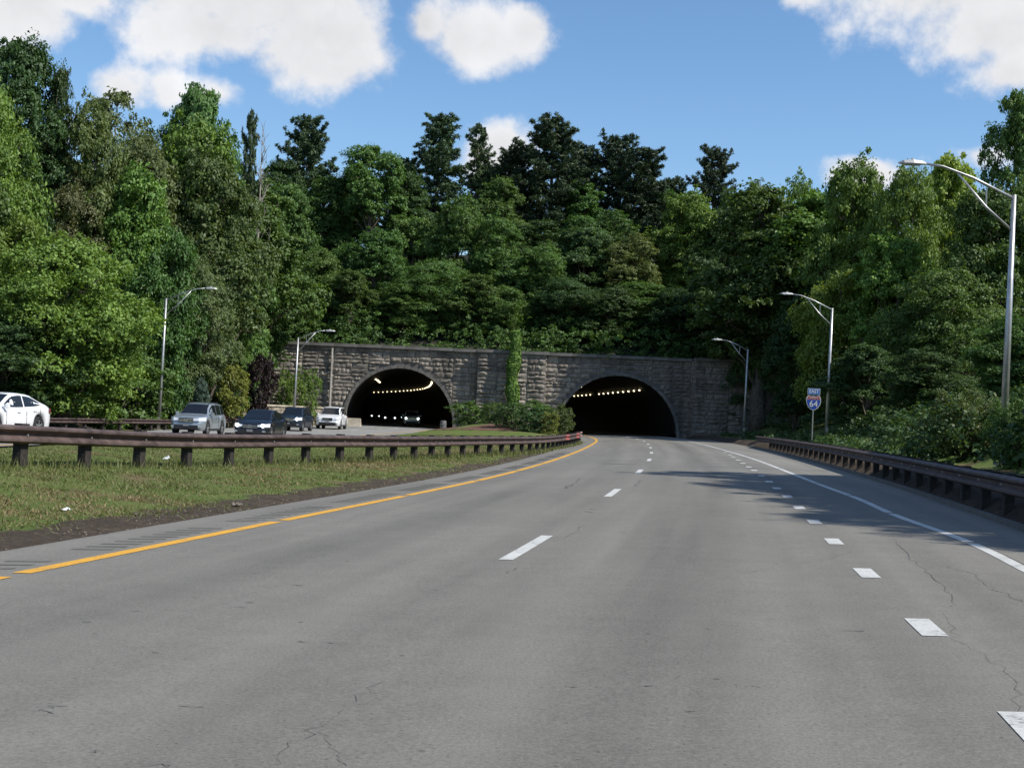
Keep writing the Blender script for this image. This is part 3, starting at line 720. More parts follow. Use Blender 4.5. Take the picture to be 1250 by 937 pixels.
# ------------------------------------------------------------------ lamp posts
def lamp_post(px, py_top, Y, armx, label, h=None):
    """armx: reach of the arm, negative to the left"""
    top = at(px, py_top, Y); zg = gz(top.x, Y) - .05; H = top.z - zg
    t = tag(empty('lamp_post', (top.x, Y, zg)), label, 'lamp post', 'highway lamp posts')
    lean = H * math.tan(R(.6))
    MB().tube([(-lean, 0, 0), (-lean * .5, 0, H * .5), (0, 0, H)], [.125, .10, .07], 10).build('pole', 'galvanised', t, True)
    MB().box((-lean, 0, .06), (.42, .42, .12)).build('base_plate', 'concrete', t)
    MB().box((-lean * .9, -.13, .75), (.16, .05, .28)).build('hand_hole_cover', 'galvanised', t)
    s = 1 if armx > 0 else -1; A = abs(armx)
    up = .30 * A
    MB().tube([(0, 0, H - .12), (s * A * .45, 0, H + up * .55), (s * A * .78, 0, H + up * .92), (s * A, 0, H + up)], [.055, .045, .04, .035], 8).build('arm', 'galvanised', t, True)
    MB().tube([(0, 0, H - 1.15), (s * A * .3, 0, H - .42), (s * A * .62, 0, H + up * .70)], [.045, .04, .03], 8).build('brace', 'galvanised', t, True)
    MB().tube([(s * A * .3, 0, H - .42), (s * A * .3, 0, H + up * .32)], .022, 6).build('strut', 'galvanised', t)
    hx = s * (A + .32); z = H + up
    v = []; prof = [(-.42, .05, .05), (-.30, .13, .09), (0, .17, .11), (.30, .15, .09), (.44, .06, .04)]
    for d, wd, ht in prof: v += [(hx + s * d, -wd, z - .03), (hx + s * d, wd, z - .03), (hx + s * d, wd * .8, z - .03 + ht), (hx + s * d, -wd * .8, z - .03 + ht)]
    f = [(i * 4 + k, i * 4 + (k + 1) % 4, (i + 1) * 4 + (k + 1) % 4, (i + 1) * 4 + k) for i in range(4) for k in range(4)] + [(3, 2, 1, 0), (16, 17, 18, 19)]
    hd = obj('lamp_head', pyd('lamp_head', v, f), 'lamp_body', t)
    MB().box((hx, 0, z - .05), (.5, .22, .04)).build('lens', 'lamp_glass', hd)
    MB().tube([(hx, 0, z + .07), (hx, 0, z + .14)], .05, 8).build('photocell', 'lamp_body', hd)
lamp_post(1238, 238, 42, -2.9, 'tallest and nearest lamp post, at the right edge of the picture')
lamp_post(1016, 376, 88, -2.7, 'lamp post beside the blue route sign, behind the right guardrail')
lamp_post(913, 426, 113, -2.3, 'farthest right lamp post, in front of the shaded stone wall')
lamp_post(203, 364, 92, 2.7, 'tall lamp post on the left in front of the leafy slope')
lamp_post(364, 412, 112, 2.3, 'lamp post in front of the stone wall left of the left arch')

# ------------------------------------------------------------------ route sign
def sign():
    c = at(991.5, 532, 86); zg = gz(c.x, 86); t = tag(empty('route_sign', (c.x, 86, zg)), 'blue and red interstate 64 east shield on a thin post', 'sign')
    zc = at(991.5, 491.5, 86).z - zg
    MB().tube([(0, .05, -.3), (0, .05, zc + .2)], .04, 8).build('post', 'galvanised', t)
    def shield(s, y, keep=None):
        pts = []
        half = [(0, .43), (.12, .40), (.24, .43), (.34, .47), (.42, .37), (.46, .22), (.455, .05), (.41, -.12), (.32, -.27), (.18, -.40), (0, -.47)]
        pts = [(a * s, b * s) for a, b in half] + [(-a * s, b * s) for a, b in half[-2:0:-1]]
        return pts
    def plate(name, pts, y, th, mat):
        n = len(pts); v = [(a, y - th, zc + b) for a, b in pts] + [(a, y, zc + b) for a, b in pts]
        return obj(name, pyd(name, v, [tuple(range(n - 1, -1, -1)), tuple(range(n, 2 * n))] + [(i, (i + 1) % n, n + (i + 1) % n, n + i) for i in range(n)]), mat, t)
    plate('shield_plate', shield(1.02, 0), 0, .006, 'sign_white')
    rgt = [(.43, .195), (.424, .05), (.382, -.11), (.298, -.25), (.168, -.372), (0, -.437)]
    plate('shield_field', rgt + [(-a, b) for a, b in rgt[-2::-1]], -.008, .004, 'sign_blue')
    top = [(.428, .215), (.39, .344), (.316, .437), (.223, .40), (.112, .372), (0, .40)]
    plate('shield_crown', top + [(-a, b) for a, b in top[-2::-1]], -.008, .004, 'sign_red')
    plate('direction_plate', [(-.40, .52), (.40, .52), (.40, .92), (-.40, .92)], 0, .006, 'sign_white')
    plate('direction_field', [(-.375, .545), (.375, .545), (.375, .895), (-.375, .895)], -.008, .004, 'sign_plate_blue')
    def text(s, size, x, z, mat, name, sx=1):
        cu = bpy.data.curves.new(name, 'FONT'); cu.body = s; cu.size = size; cu.align_x = 'CENTER'; cu.align_y = 'CENTER'; cu.extrude = .002; cu.offset = .006 if size > .12 else .0005
        o = bpy.data.objects.new(name, cu); C.objects.link(o); o.parent = t; cu.materials.append(MATS[mat])
        o.location = (x, -.017, zc + z); o.rotation_euler = (R(90), 0, 0); o.scale = (sx, 1, 1)
        me = bpy.data.meshes.new_from_object(o); me.name = name; o2 = bpy.data.objects.new(name, me); C.objects.link(o2); o2.parent = t
        o2.location, o2.rotation_euler, o2.scale = o.location, o.rotation_euler, o.scale; bpy.data.objects.remove(o); o2.name = name
    text('64', .56, 0, -.08, 'sign_white', 'numeral', .98); text('EAST', .30, 0, .72, 'sign_white', 'word', .95); text('INTERSTATE', .105, 0, .30, 'sign_white', 'word', 1)
sign()

# ------------------------------------------------------------------ cars
def loft(stations):
    n = len(stations[0]); v = [p for s in stations for p in s]
    f = [(i * n + k, i * n + k + 1, (i + 1) * n + k + 1, (i + 1) * n + k) for i in range(len(stations) - 1) for k in range(n - 1)]
    return v, f
def make_car(name, label, sp, paint, loc, heading, lit=False, group=None, simple_=False):
    """heading: 0 faces the camera (-y); x forward in the car's own frame"""
    t = tag(empty(name, loc, -math.pi / 2 - heading), label, 'car', group)
    L, W, H, gc, wr, wb, fo = sp['L'], sp['W'] / 2, sp['H'], sp['gc'], sp['wr'], sp['wb'], sp['fo']
    xf, xr = L / 2 - fo, L / 2 - fo - wb
    deck = lambda q: np.interp(q, [d_[0] for d_ in sp['deck']], [d_[1] for d_ in sp['deck']])
    def plan(x):
        e = abs(x) / (L / 2); return W * (1 - .30 * max(0, (e - .72) / .28) ** 2.2)
    def zbot(x):
        z = gc + .12 * max(0, (abs(x) - (L / 2 - .45)) / .45)
        for cx in (xf, xr):
            rr = wr + .075
            if abs(x - cx) < rr: z = max(z, wr + math.sqrt(rr * rr - (x - cx) ** 2))
        return z
    xs = sorted(set(list(np.linspace(-L / 2, L / 2, 41)) + [c + (wr + .075) * math.sin(a) for c in (xf, xr) for a in np.linspace(-1.57, 1.57, 15)]))
    st = []
    for x in xs:
        w_ = plan(x); zt = float(deck(x)); zb = min(zbot(x), zt - .06); half = []
        h = zt - zb
        sec = [(.90, zb), (.965, zb + .12 * h), (1.0, zb + .42 * h), (1.0, zb + .62 * h), (.965, zb + .84 * h), (.90, zb + .96 * h), (.80, zt), (.45, zt + .022), (0, zt + .03)]
        half = [(w_ * a, b) for a, b in sec]
        st.append([(x, -a, b) for a, b in half] + [(x, a, b) for a, b in half[-2::-1]])
    v, f = loft(st); n = len(st[0])
    f += [tuple(range(n - 1, -1, -1)), tuple((len(st) - 1) * n + k for k in range(n))]
    obj('body', pyd('body', v, f), paint, t, smooth=True)
    MB().box((0, 0, gc + .16), (L * .86, W * 1.5, .26)).build('underbody', 'black_plastic', t)
    # cabin
    cab = sp['cabin']; zr = spline([(z, x) for x, z in cab])
    x0, x1 = cab[0][0], cab[-1][0]
    def cab_sec(x):
        wl = plan(x) * .875; z0 = float(deck(x)) - .03; z1 = max(float(np.interp(x, [c[0] for c in cab], [c[1] for c in cab])), z0 + .015)
        k = min(1, (z1 - z0) / .40); wt = wl * (1 - .20 * k)
        return wl, wt, z0, z1
    cs = sorted(set(list(np.linspace(x0, x1, 26)) + [c[0] for c in cab])); st = []
    for x in cs:
        wl, wt, z0, z1 = cab_sec(x); half = [(wl, z0), (wl * .55 + wt * .45, z0 + .46 * (z1 - z0)), (wt, z1 - .06 * min(1, (z1 - z0) / .3)), (wt * .90, z1), (wt * .5, z1 + .018), (0, z1 + .022)]
        st.append([(x, -a, b) for a, b in half] + [(x, a, b) for a, b in half[-2::-1]])
    v, f = loft(st); obj('cabin', pyd('cabin', v, f), paint, t, smooth=True)
    def side_pane(xa, xb, s, nm='side_window'):
        pts = []; m = 6
        for i in range(m + 1):
            x = xa + (xb - xa) * i / m; wl, wt, z0, z1 = cab_sec(x)
            zt = z1 - .075; zb_ = z0 + .06
            if zt < zb_ + .01: zt = zb_ + .01
            def yat(z): 
                u = (z - z0) / max(.02, z1 - .06 - z0); return wl + (wt - wl) * min(1, u)
            pts.append(((x, s * (yat(zb_) + .012), zb_), (x, s * (yat(zt) + .012), zt)))
        v = [q for p in pts for q in p]; f = [(2 * i, 2 * i + 2, 2 * i + 3, 2 * i + 1) for i in range(m)]
        obj(nm, pyd(nm, v, f), 'car_glass', t)
    for s in (-1, 1):
        for xa, xb in sp['panes']: side_pane(xa, xb, s)
    def cross_pane(ia, ib, nm):
        (xa, _), (xb, _) = cab[ia], cab[ib]; v = []; m = 5
        for i in range(m + 1):
            u = .08 + .86 * i / m; x = xa + (xb - xa) * u; wl, wt, z0, z1 = cab_sec(x)
            d = Vector((xb - xa, 0, cab[ib][1] - cab[ia][1])).normalized(); nn = Vector((-d.z, 0, d.x)); nn = nn if nn.z > 0 else -nn
            for k in range(5):
                q = (k / 4 - .5) * 2; yv = q * wt * .90; zz = z1 + .02 * (1 - q * q)
                v.append(Vector((x, yv, zz)) + nn * .014)
        f = [(i * 5 + k, i * 5 + k + 1, (i + 1) * 5 + k + 1, (i + 1) * 5 + k) for i in range(m) for k in range(4)]
        obj(nm, pyd(nm, v, f), 'car_glass', t)
    cross_pane(-1, -2, 'windshield'); cross_pane(0, 1, 'rear_window')
    # wheels
    for cx in (xf, xr):
        for s in (-1, 1):
            w0 = empty('wheel', (cx, s * (W - .13), wr)); w0.parent = t
            tb = []; 
            for a in range(24):
                th = 2 * math.pi * a / 24
                for (rr, yy) in ((wr * .68, -.10), (wr * .95, -.11), (wr, -.07), (wr, .07), (wr * .95, .11), (wr * .68, .10)): tb.append((rr * math.cos(th), yy, rr * math.sin(th)))
            obj('tyre', pyd('tyre', tb, [(a * 6 + k, a * 6 + (k + 1) % 6, ((a + 1) % 24) * 6 + (k + 1) % 6, ((a + 1) % 24) * 6 + k) for a in range(24) for k in range(6)]), 'tyre', w0, smooth=True)
            mb = MB()
            for a in range(24):
                t0, t1 = 2 * math.pi * a / 24, 2 * math.pi * (a + 1) / 24; ya = s * .085
                mb.add([(wr * .70 * math.cos(t0), ya, wr * .70 * math.sin(t0)), (wr * .70 * math.cos(t1), ya, wr * .70 * math.sin(t1)), (wr * .60 * math.cos(t1), ya, wr * .60 * math.sin(t1)), (wr * .60 * math.cos(t0), ya, wr * .60 * math.sin(t0))], [(0, 1, 2, 3)])
            for a in range(5):
                th = 2 * math.pi * a / 5 + .3
                mb.box((wr * .34 * math.cos(th), s * .08, wr * .34 * math.sin(th)), (wr * .62, .03, wr * .17), Matrix.Rotation(-th, 3, 'Y'))
            mb.box((0, s * .085, 0), (wr * .28, .04, wr * .28)); mb.build('rim', 'alloy', w0)
            MB().tube([(0, s * .02, 0), (0, s * .03, 0)], wr * .66, 20).build('brake_disc', 'black_plastic', w0)
    # front end
    zf = float(deck(L / 2 - .15)); dk = lambda x: float(deck(x))
    zh = sp['hz']; lw = sp.get('lw', .40)
    for s in (-1, 1):
        v = []; m = 6
        for i in range(m + 1):
            u = i / m; yy = s * (W * .40 + (W * .99 - W * .40) * u * .98)
            x = L / 2 + .012 - .02 * u - .32 * max(0, u - .55) / .45 * (.9) if True else 0
            # follow the rounded plan of the nose
            xx = L / 2 + .015
            for q in np.linspace(L / 2, L / 2 - .75, 40):
                if plan(q) >= abs(yy) - .0: xx = q + .015; break
            hh = sp['hh'] * (.55 + .45 * u); v += [(xx, yy + s * .012, zh - hh / 2 + .03 * u), (xx - .03, yy + s * .012, zh + hh / 2 + .05 * u)]
        obj('headlight', pyd('headlight', v, [(2 * i, 2 * i + 2, 2 * i + 3, 2 * i + 1) for i in range(m)]), 'headlight_lens', t)
        if lit:
            mbb = MB().tube([(L / 2 - .02 , s * W * .70, zh + .02), (L / 2 + .03, s * W * .70, zh + .02)], sp['hh'] * .55, 12); mbb.build('headlamp_bulb', 'headlight_lit', t)
        mb = MB().box((L / 2 - .12, s * W * .74, gc + .22), (.26, .16, .07)); mb.build('fog_lamp', 'alloy', t)
        mb = MB(); xm = cab[-1][0] - .30
        vv = []
        for i, (a, b, c) in enumerate([(0, .03, .04), (.04, .10, .075), (.13, .12, .085), (.20, .09, .06)]):
            vv += [(xm - b * .6, s * (W * .90 + a), dk(xm) + .06 - c), (xm + b, s * (W * .90 + a), dk(xm) + .06 - c * .8), (xm + b, s * (W * .90 + a), dk(xm) + .06 + c), (xm - b * .6, s * (W * .90 + a), dk(xm) + .06 + c)]
        mb.add(vv, [(i * 4 + k, i * 4 + (k + 1) % 4, (i + 1) * 4 + (k + 1) % 4, (i + 1) * 4 + k) for i in range(3) for k in range(4)] + [(3, 2, 1, 0), (12, 13, 14, 15)])
        mb.build('mirror', paint, t)
        for xh in sp['handles']:
            MB().box((xh, s * (W * 1.0 + .012), dk(xh) - .13), (.20, .03, .035)).build('door_handle', paint, t)
        for xd in sp['seams']:
            MB().box((xd, s * (W * 1.0 + .001), (gc + .15 + dk(xd)) / 2), (.012, .012, dk(xd) - gc - .30)).build('door_seam', 'black_plastic', t)
        v = []; 
        for i in range(5):
            u = i / 4; yy = s * W * (.52 + .46 * u); xx = -L / 2 - .012
            for q in np.linspace(-L / 2, -L / 2 + .6, 40):
                if plan(q) >= abs(yy): xx = q - .014; break
            zt = sp['tz']; v += [(xx, yy + s * .012, zt - .09), (xx, yy + s * .012, zt + .09)]
        obj('taillight', pyd('taillight', v, [(2 * i, 2 * i + 1, 2 * i + 3, 2 * i + 2) for i in range(4)]), 'taillight', t)
        MB().box((0, s * (W * .955), gc + .07), (L * .46, .05, .10)).build('sill', 'black_plastic', t)
    gr = empty('grille', (L / 2, 0, 0)); gr.parent = t
    MB().box((-.005, 0, zh - .04), (.06, W * .80, sp['gh'])).build('mesh_panel', 'black_plastic', gr)
    for k in range(sp.get('bars', 2)):
        MB().box((.03, 0, zh - .04 + sp['gh'] * (-.28 + .56 * k / max(1, sp.get('bars', 2) - 1))), (.02, W * .78, .028)).build('bar', 'chrome', gr)
    mb = MB()
    for a in range(16):
        t0, t1 = 2 * math.pi * a / 16, 2 * math.pi * (a + 1) / 16
        mb.add([(.046, .10 * math.cos(t0), zh - .02 + .07 * math.sin(t0)), (.046, .10 * math.cos(t1), zh - .02 + .07 * math.sin(t1)), (.046, .072 * math.cos(t1), zh - .02 + .047 * math.sin(t1)), (.046, .072 * math.cos(t0), zh - .02 + .047 * math.sin(t0))], [(0, 1, 2, 3)])
    mb.build('badge', 'chrome', gr)
    MB().box((L / 2 - .045, 0, gc + .20), (.14, W * 1.35, .20)).build('lower_intake', 'black_plastic', t)
    MB().box((L / 2 + .04, 0, zh - sp['gh'] / 2 - .16), (.02, .30, .12)).build('license_plate', 'plate', t)
    if sp.get('rails'):
        for s in (-1, 1):
            MB().tube([(-1.5, s * W * .60, H - .02), (-1.3, s * W * .60, H + .035), (.2, s * W * .60, H + .035), (.4, s * W * .60, H - .02)], .022, 6).build('roof_rail', 'black_plastic', t)
    return t
SEDAN = dict(L=4.83, W=1.83, H=1.47, gc=.17, wr=.335, wb=2.78, fo=.95, deck=[(-2.41, .84), (-2.34, 1.02), (-1.9, 1.07), (-1.0, 1.0), (0, .96), (.9, .955), (1.3, .95), (1.9, .86), (2.25, .74), (2.38, .64), (2.415, .50)],
             cabin=[(-1.98, 1.06), (-1.05, 1.40), (-.75, 1.445), (-.15, 1.475), (.28, 1.435), (1.28, .95)], panes=[(-1.48, -.42), (-.34, .82)], handles=[-.95, .10], seams=[-1.30, -.38, .92], hz=.66, hh=.17, gh=.16, tz=.88)
SUV = dict(L=4.89, W=1.93, H=1.74, gc=.24, wr=.375, wb=2.79, fo=.96, deck=[(-2.44, .92), (-2.38, 1.10), (-2.0, 1.13), (-1.0, 1.10), (0, 1.08), (.9, 1.09), (1.3, 1.09), (1.9, 1.02), (2.28, .92), (2.41, .80), (2.445, .62)],
           cabin=[(-2.40, 1.12), (-2.12, 1.60), (-1.75, 1.70), (-.5, 1.745), (.30, 1.68), (1.20, 1.09)], panes=[(-2.02, -1.32), (-1.24, -.42), (-.34, .78)], handles=[-.98, .08], seams=[-1.30, -.38, .88], hz=.83, hh=.20, gh=.26, tz=1.0, bars=3, rails=True)
SUV_BOXY = dict(SUV, L=5.0, W=2.0, H=1.78, cabin=[(-2.44, 1.12), (-2.25, 1.66), (-1.8, 1.75), (-.4, 1.78), (.35, 1.71), (1.15, 1.09)], gh=.22, bars=2)
CROSS = dict(SUV, L=4.6, W=1.85, H=1.66, wr=.35, cabin=[(-2.22, 1.10), (-1.80, 1.52), (-1.35, 1.63), (-.3, 1.665), (.40, 1.60), (1.25, 1.07)], wb=2.68, panes=[(-1.70, -1.2), (-1.12, -.40), (-.32, .80)])
def lz(x, y): return road_z(x, .002, y)
def car_at(x, y): return (x, y, lz(x, y))
make_car('sedan', 'white sedan cut off by the left edge of the picture', SEDAN, 'paint_white', car_at(-18.05, 47.3), R(10))
make_car('car', 'silver grey suv with dark grille, leading the oncoming traffic', SUV, 'paint_silver', car_at(-17.1, 74), R(3.5))
make_car('sedan', 'dark navy sedan with headlights on, right of the silver suv', SEDAN, 'paint_navy', car_at(-12.75, 69), R(3), lit=True)
make_car('car', 'dark blue crossover half hidden behind the navy sedan', CROSS, 'paint_blue', car_at(-15.35, 96), R(4), lit=True)
make_car('car', 'white suv just leaving the left tunnel', SUV_BOXY, 'paint_white', car_at(-14.45, 109), R(1))
make_car('car', 'pale grey green suv with headlights on inside the left tunnel', CROSS, 'paint_sage', car_at(at(502, 515, 146).x, 146), R(-6), lit=True)
for (px, Y, lab) in [(473.5, 178, 'nearest of the dark cars with lit headlights deep in the left tunnel'), (483.5, 222, 'farther dark car with lit headlights deep in the left tunnel, right of the others'), (456.5, 232, 'farthest left dark car with lit headlights near the tunnel exit')]:
    make_car('sedan', lab, SEDAN, 'paint_navy', car_at(at(px, 508, Y).x, Y), R(-12), lit=True)

# ------------------------------------------------------------------ vegetation
def leaf_mesh(name, P, Nn, size, aspect, tone, droop=None):
    n = len(P); r = rng.normal(size=(n, 3)); Nn = Nn / np.linalg.norm(Nn, axis=1, keepdims=True)
    if droop is not None: r = droop + .5 * r
    u = r - (r * Nn).sum(1, keepdims=True) * Nn; u /= np.linalg.norm(u, axis=1, keepdims=True) + 1e-9
    v = np.cross(Nn, u); s = np.asarray(size).reshape(-1, 1) * np.ones((n, 1)); a = s * aspect
    fold = Nn * s * .18
    V = np.stack([P - u * s * .5, P + v * a * .5 - u * s * .05 + fold, P + u * s * .5, P - v * a * .5 - u * s * .05 + fold], 1).reshape(-1, 3)
    m = bpy.data.meshes.new(name); m.vertices.add(4 * n); m.vertices.foreach_set('co', V.astype(np.float32).ravel())
    m.loops.add(4 * n); m.loops.foreach_set('vertex_index', np.arange(4 * n, dtype=np.int32))
    m.polygons.add(n); m.polygons.foreach_set('loop_start', np.arange(0, 4 * n, 4, dtype=np.int32)); m.update(calc_edges=True)
    at_ = m.attributes.new('tone', 'FLOAT', 'POINT'); at_.data.foreach_set('value', np.repeat(np.clip(tone, 0, 1), 4).astype(np.float32))
    return m
def unit(n):
    d = rng.normal(size=(n, 3)); return d / np.linalg.norm(d, axis=1, keepdims=True)
def lobed_leaves(lobes, total, size, flat=.62, clus=(.30, .62), aspect=.6, droop=0., up=.55, per=26):
    """lobes: rows cx cy cz rx ry rz. Leaves sit in small clusters over the outside of every lobe."""
    size, total = size * .86, total * 1.28
    lobes = np.asarray(lobes, float); area = lobes[:, 3] * lobes[:, 5]; ncl = np.maximum(6, (total / per * area / area.sum())).astype(int)
    P, NN, T, S = [], [], [], []
    for L_, k in zip(lobes, ncl):
        d = unit(k); d[:, 2] = np.where(d[:, 2] < -.35, -d[:, 2] * .6, d[:, 2]); d /= np.linalg.norm(d, axis=1, keepdims=True)
        rad = np.where(rng.random((k, 1)) < .17, rng.uniform(1.08, 1.42, (k, 1)), rng.uniform(.68, 1.10, (k, 1)) ** .8)
        cc = L_[:3] + d * L_[3:] * rad
        cr = rng.uniform(*clus, k) * rng.uniform(.7, 1.35, k); cs = rng.uniform(.72, 1.32, k); tone = rng.normal(.46, .17, k)
        for j in range(k):
            m = max(4, int(per * rng.uniform(.6, 1.4)))
            q = unit(m) * rng.random((m, 1)) ** .45 * cr[j]; q[:, 2] *= flat
            q[:, 2] -= droop * (q[:, 0] ** 2 + q[:, 1] ** 2) / (cr[j] + .01)
            P.append(cc[j] + q); NN.append(unit(m) * .75 + d[j] * .55 + np.array([0, 0, up])); T.append(tone[j] + rng.normal(0, .13, m)); S.append(rng.uniform(.7, 1.25, m) * size * cs[j])
    return np.concatenate(P), np.concatenate(NN), np.concatenate(T), np.concatenate(S)
def limb_pts(a, b, sag=.15, n=5, wob=.06):
    a, b = Vector(a), Vector(b); L = (b - a).length; out = []
    for i in range(n + 1):
        t = i / n; p = a.lerp(b, t); p.z += math.sin(t * math.pi) * sag * L * .5
        if 0 < i < n: p += Vector((random.gauss(0, wob), random.gauss(0, wob), random.gauss(0, wob))) * L * .4
        out.append(p)
    return out
PROTO = {}
def proto(name, crown, trunk, H, W): PROTO[name] = (crown, trunk, H, W)
def broad(name, H, W, c0, nl, total, size, lobe=(.26, .44), shape='round', seed=1, droop=0., flat=.62, layered=False, bare=0, clus=(.30, .62)):
    global rng
    keep = rng; rng = np.random.default_rng(seed); random.seed(seed)
    zc0 = c0 * H; lobes = []
    for k in range(nl):
        t = (k + rng.uniform(.1, .9)) / nl; z = zc0 + (H - zc0) * (.06 + .86 * t)
        prof = {'round': math.sin(math.pi * (.16 + .74 * t)) ** .7, 'oval': math.sin(math.pi * (.22 + .72 * t)) ** .9, 'top': .45 + .55 * math.sin(math.pi * (.05 + .8 * t))}[shape]
        a = k * 2.4 + rng.uniform(-.5, .5); rr = W / 2 * prof * rng.uniform(.35, .82) if t < .93 else W * .08
        lr = W / 2 * rng.uniform(lobe[0] * .62, lobe[1] * 1.08) * (.72 + .28 * prof)
        lobes.append((rr * math.cos(a), rr * math.sin(a), z, lr * rng.uniform(.85, 1.2), lr * rng.uniform(.85, 1.2), lr * (rng.uniform(.55, .80) if layered else rng.uniform(.72, 1.05))))
    P, NN, T, S = lobed_leaves(lobes, total, size, flat, clus=clus, droop=droop)
    ok = P[:, 2] > .02 * H; P, NN, T, S = P[ok], NN[ok], T[ok], S[ok]
    cm = leaf_mesh('crown', P, NN, S, .62, T)
    mb = MB(); tr = .020 * H + .03; lean = (random.gauss(0, .03) * H, random.gauss(0, .03) * H)
    tp = [(lean[0] * t * t, lean[1] * t * t, H * .88 * t) for t in (0, .1, .3, .5, .7, .88, 1)]
    mb.tube(tp, [tr * 1.35, tr, tr * .85, tr * .66, tr * .42, tr * .2, .02], 8)
    for (x, y, z, a, b, c) in lobes:
        zs_ = max(zc0 * .5, z - math.hypot(x, y) * 1.1 - .5); t = min(1, zs_ / (H * .88)); s0 = (lean[0] * t * t, lean[1] * t * t, zs_)
        r0 = tr * (.85 - .7 * t) * .55 + .015
        mb.tube(limb_pts(s0, (x, y, z)), np.linspace(r0, r0 * .25, 6), 6)
        for q in range(3):
            e = unit(1)[0] * np.array([a, b, c]) * .8; mb.tube(limb_pts((x, y, z - c * .3), (x + e[0], y + e[1], z + e[2]), n=3), np.linspace(r0 * .35, .01, 4), 5)
    proto(name, cm, mb.mesh('trunk'), H, W); rng = keep
broad('round1', 14, 10.5, .10, 26, 42000, .30, seed=11); broad('round2', 13, 10, .06, 24, 42000, .30, seed=12, lobe=(.24, .40)); broad('round3', 15, 9.5, .14, 28, 42000, .28, seed=13)
broad('oval1', 19, 9, .16, 30, 44000, .30, shape='oval', seed=21, lobe=(.30, .48)); broad('oval2', 18, 8, .22, 26, 38000, .30, shape='oval', seed=22, lobe=(.28, .46))
broad('layer1', 13, 11, .05, 44, 50000, .27, seed=31, layered=True, droop=.7, flat=.45, lobe=(.24, .38), clus=(.45, .85)); broad('layer2', 12, 9.5, .05, 40, 46000, .26, seed=32, layered=True, droop=.8, flat=.45, lobe=(.26, .40), clus=(.45, .85))
broad('feather', 14, 9, .10, 30, 46000, .20, seed=33, flat=.8, lobe=(.24, .40), clus=(.25, .5))
broad('airy', 16, 7, .45, 18, 7500, .26, seed=41, lobe=(.16, .30), clus=(.3, .6)); broad('leggy', 17, 8, .50, 20, 24000, .30, seed=42, lobe=(.26, .42), shape='round')
broad('small', 5, 4, .16, 16, 9000, .19, seed=51, clus=(.18, .36)); broad('bush1', 2.6, 3.2, 0, 14, 6500, .15, seed=61, lobe=(.36, .55), clus=(.14, .28)); broad('bush2', 2.4, 3.4, 0, 16, 7000, .13, seed=62, lobe=(.34, .5), clus=(.12, .24))
broad('thicket1', 5, 6, 0, 22, 14000, .24, seed=63, lobe=(.28, .44), clus=(.25, .5)); broad('thicket2', 4, 6.5, 0, 24, 14000, .22, seed=64, lobe=(.28, .42), clus=(.25, .5), droop=.4)

def vine_tree(name, seed):
    global rng
    keep = rng; rng = np.random.default_rng(seed); random.seed(seed); H, W = 20, 9.5; P, NN, T, S = [], [], [], []; mb = MB()
    mb.tube([(0, 0, 0), (.1, 0, H * .5), (0, .1, H * .9)], [.5, .36, .1], 8)
    for k in range(190):                                     # hanging strands of leaves
        a = rng.uniform(0, 6.28); t = rng.random(); zt = H * (.52 + .47 * t); r = W / 2 * math.sqrt(max(.03, 1 - ((t - .30) / .71) ** 2)) * rng.uniform(.25, 1.0); ln = rng.uniform(1.2, 3.2); m = int(ln * 90)
        z = zt - rng.random(m) ** 1.2 * ln; wdt = .34 + .50 * (1 - (zt - z) / ln)
        q = unit(m) * wdt[:, None] * rng.random((m, 1)) ** .4; p = np.stack([r * math.cos(a) + q[:, 0], r * math.sin(a) + q[:, 1], z], 1)
        P.append(p); NN.append(unit(m) * .6 + np.array([math.cos(a), math.sin(a), .35])); T.append(rng.normal(.45, .15) + rng.normal(0, .12, m)); S.append(rng.uniform(.2, .36, m))
        if k % 3 == 0: mb.tube(limb_pts((0, 0, zt * .7), (r * .9 * math.cos(a), r * .9 * math.sin(a), zt)), np.linspace(.12, .03, 6), 5)
    a, b, c, d = lobed_leaves([(rng.normal(0, 1.5), rng.normal(0, 1.5), H * f, 2.4, 2.4, 2.4) for f in np.linspace(.2, .8, 14)], 14000, .3)
    P.append(a); NN.append(b); T.append(c - .1); S.append(d)
    proto(name, leaf_mesh('crown', np.concatenate(P), np.concatenate(NN), np.concatenate(S), .62, np.concatenate(T)), mb.mesh('trunk'), H, W); rng = keep
vine_tree('vine', 71)

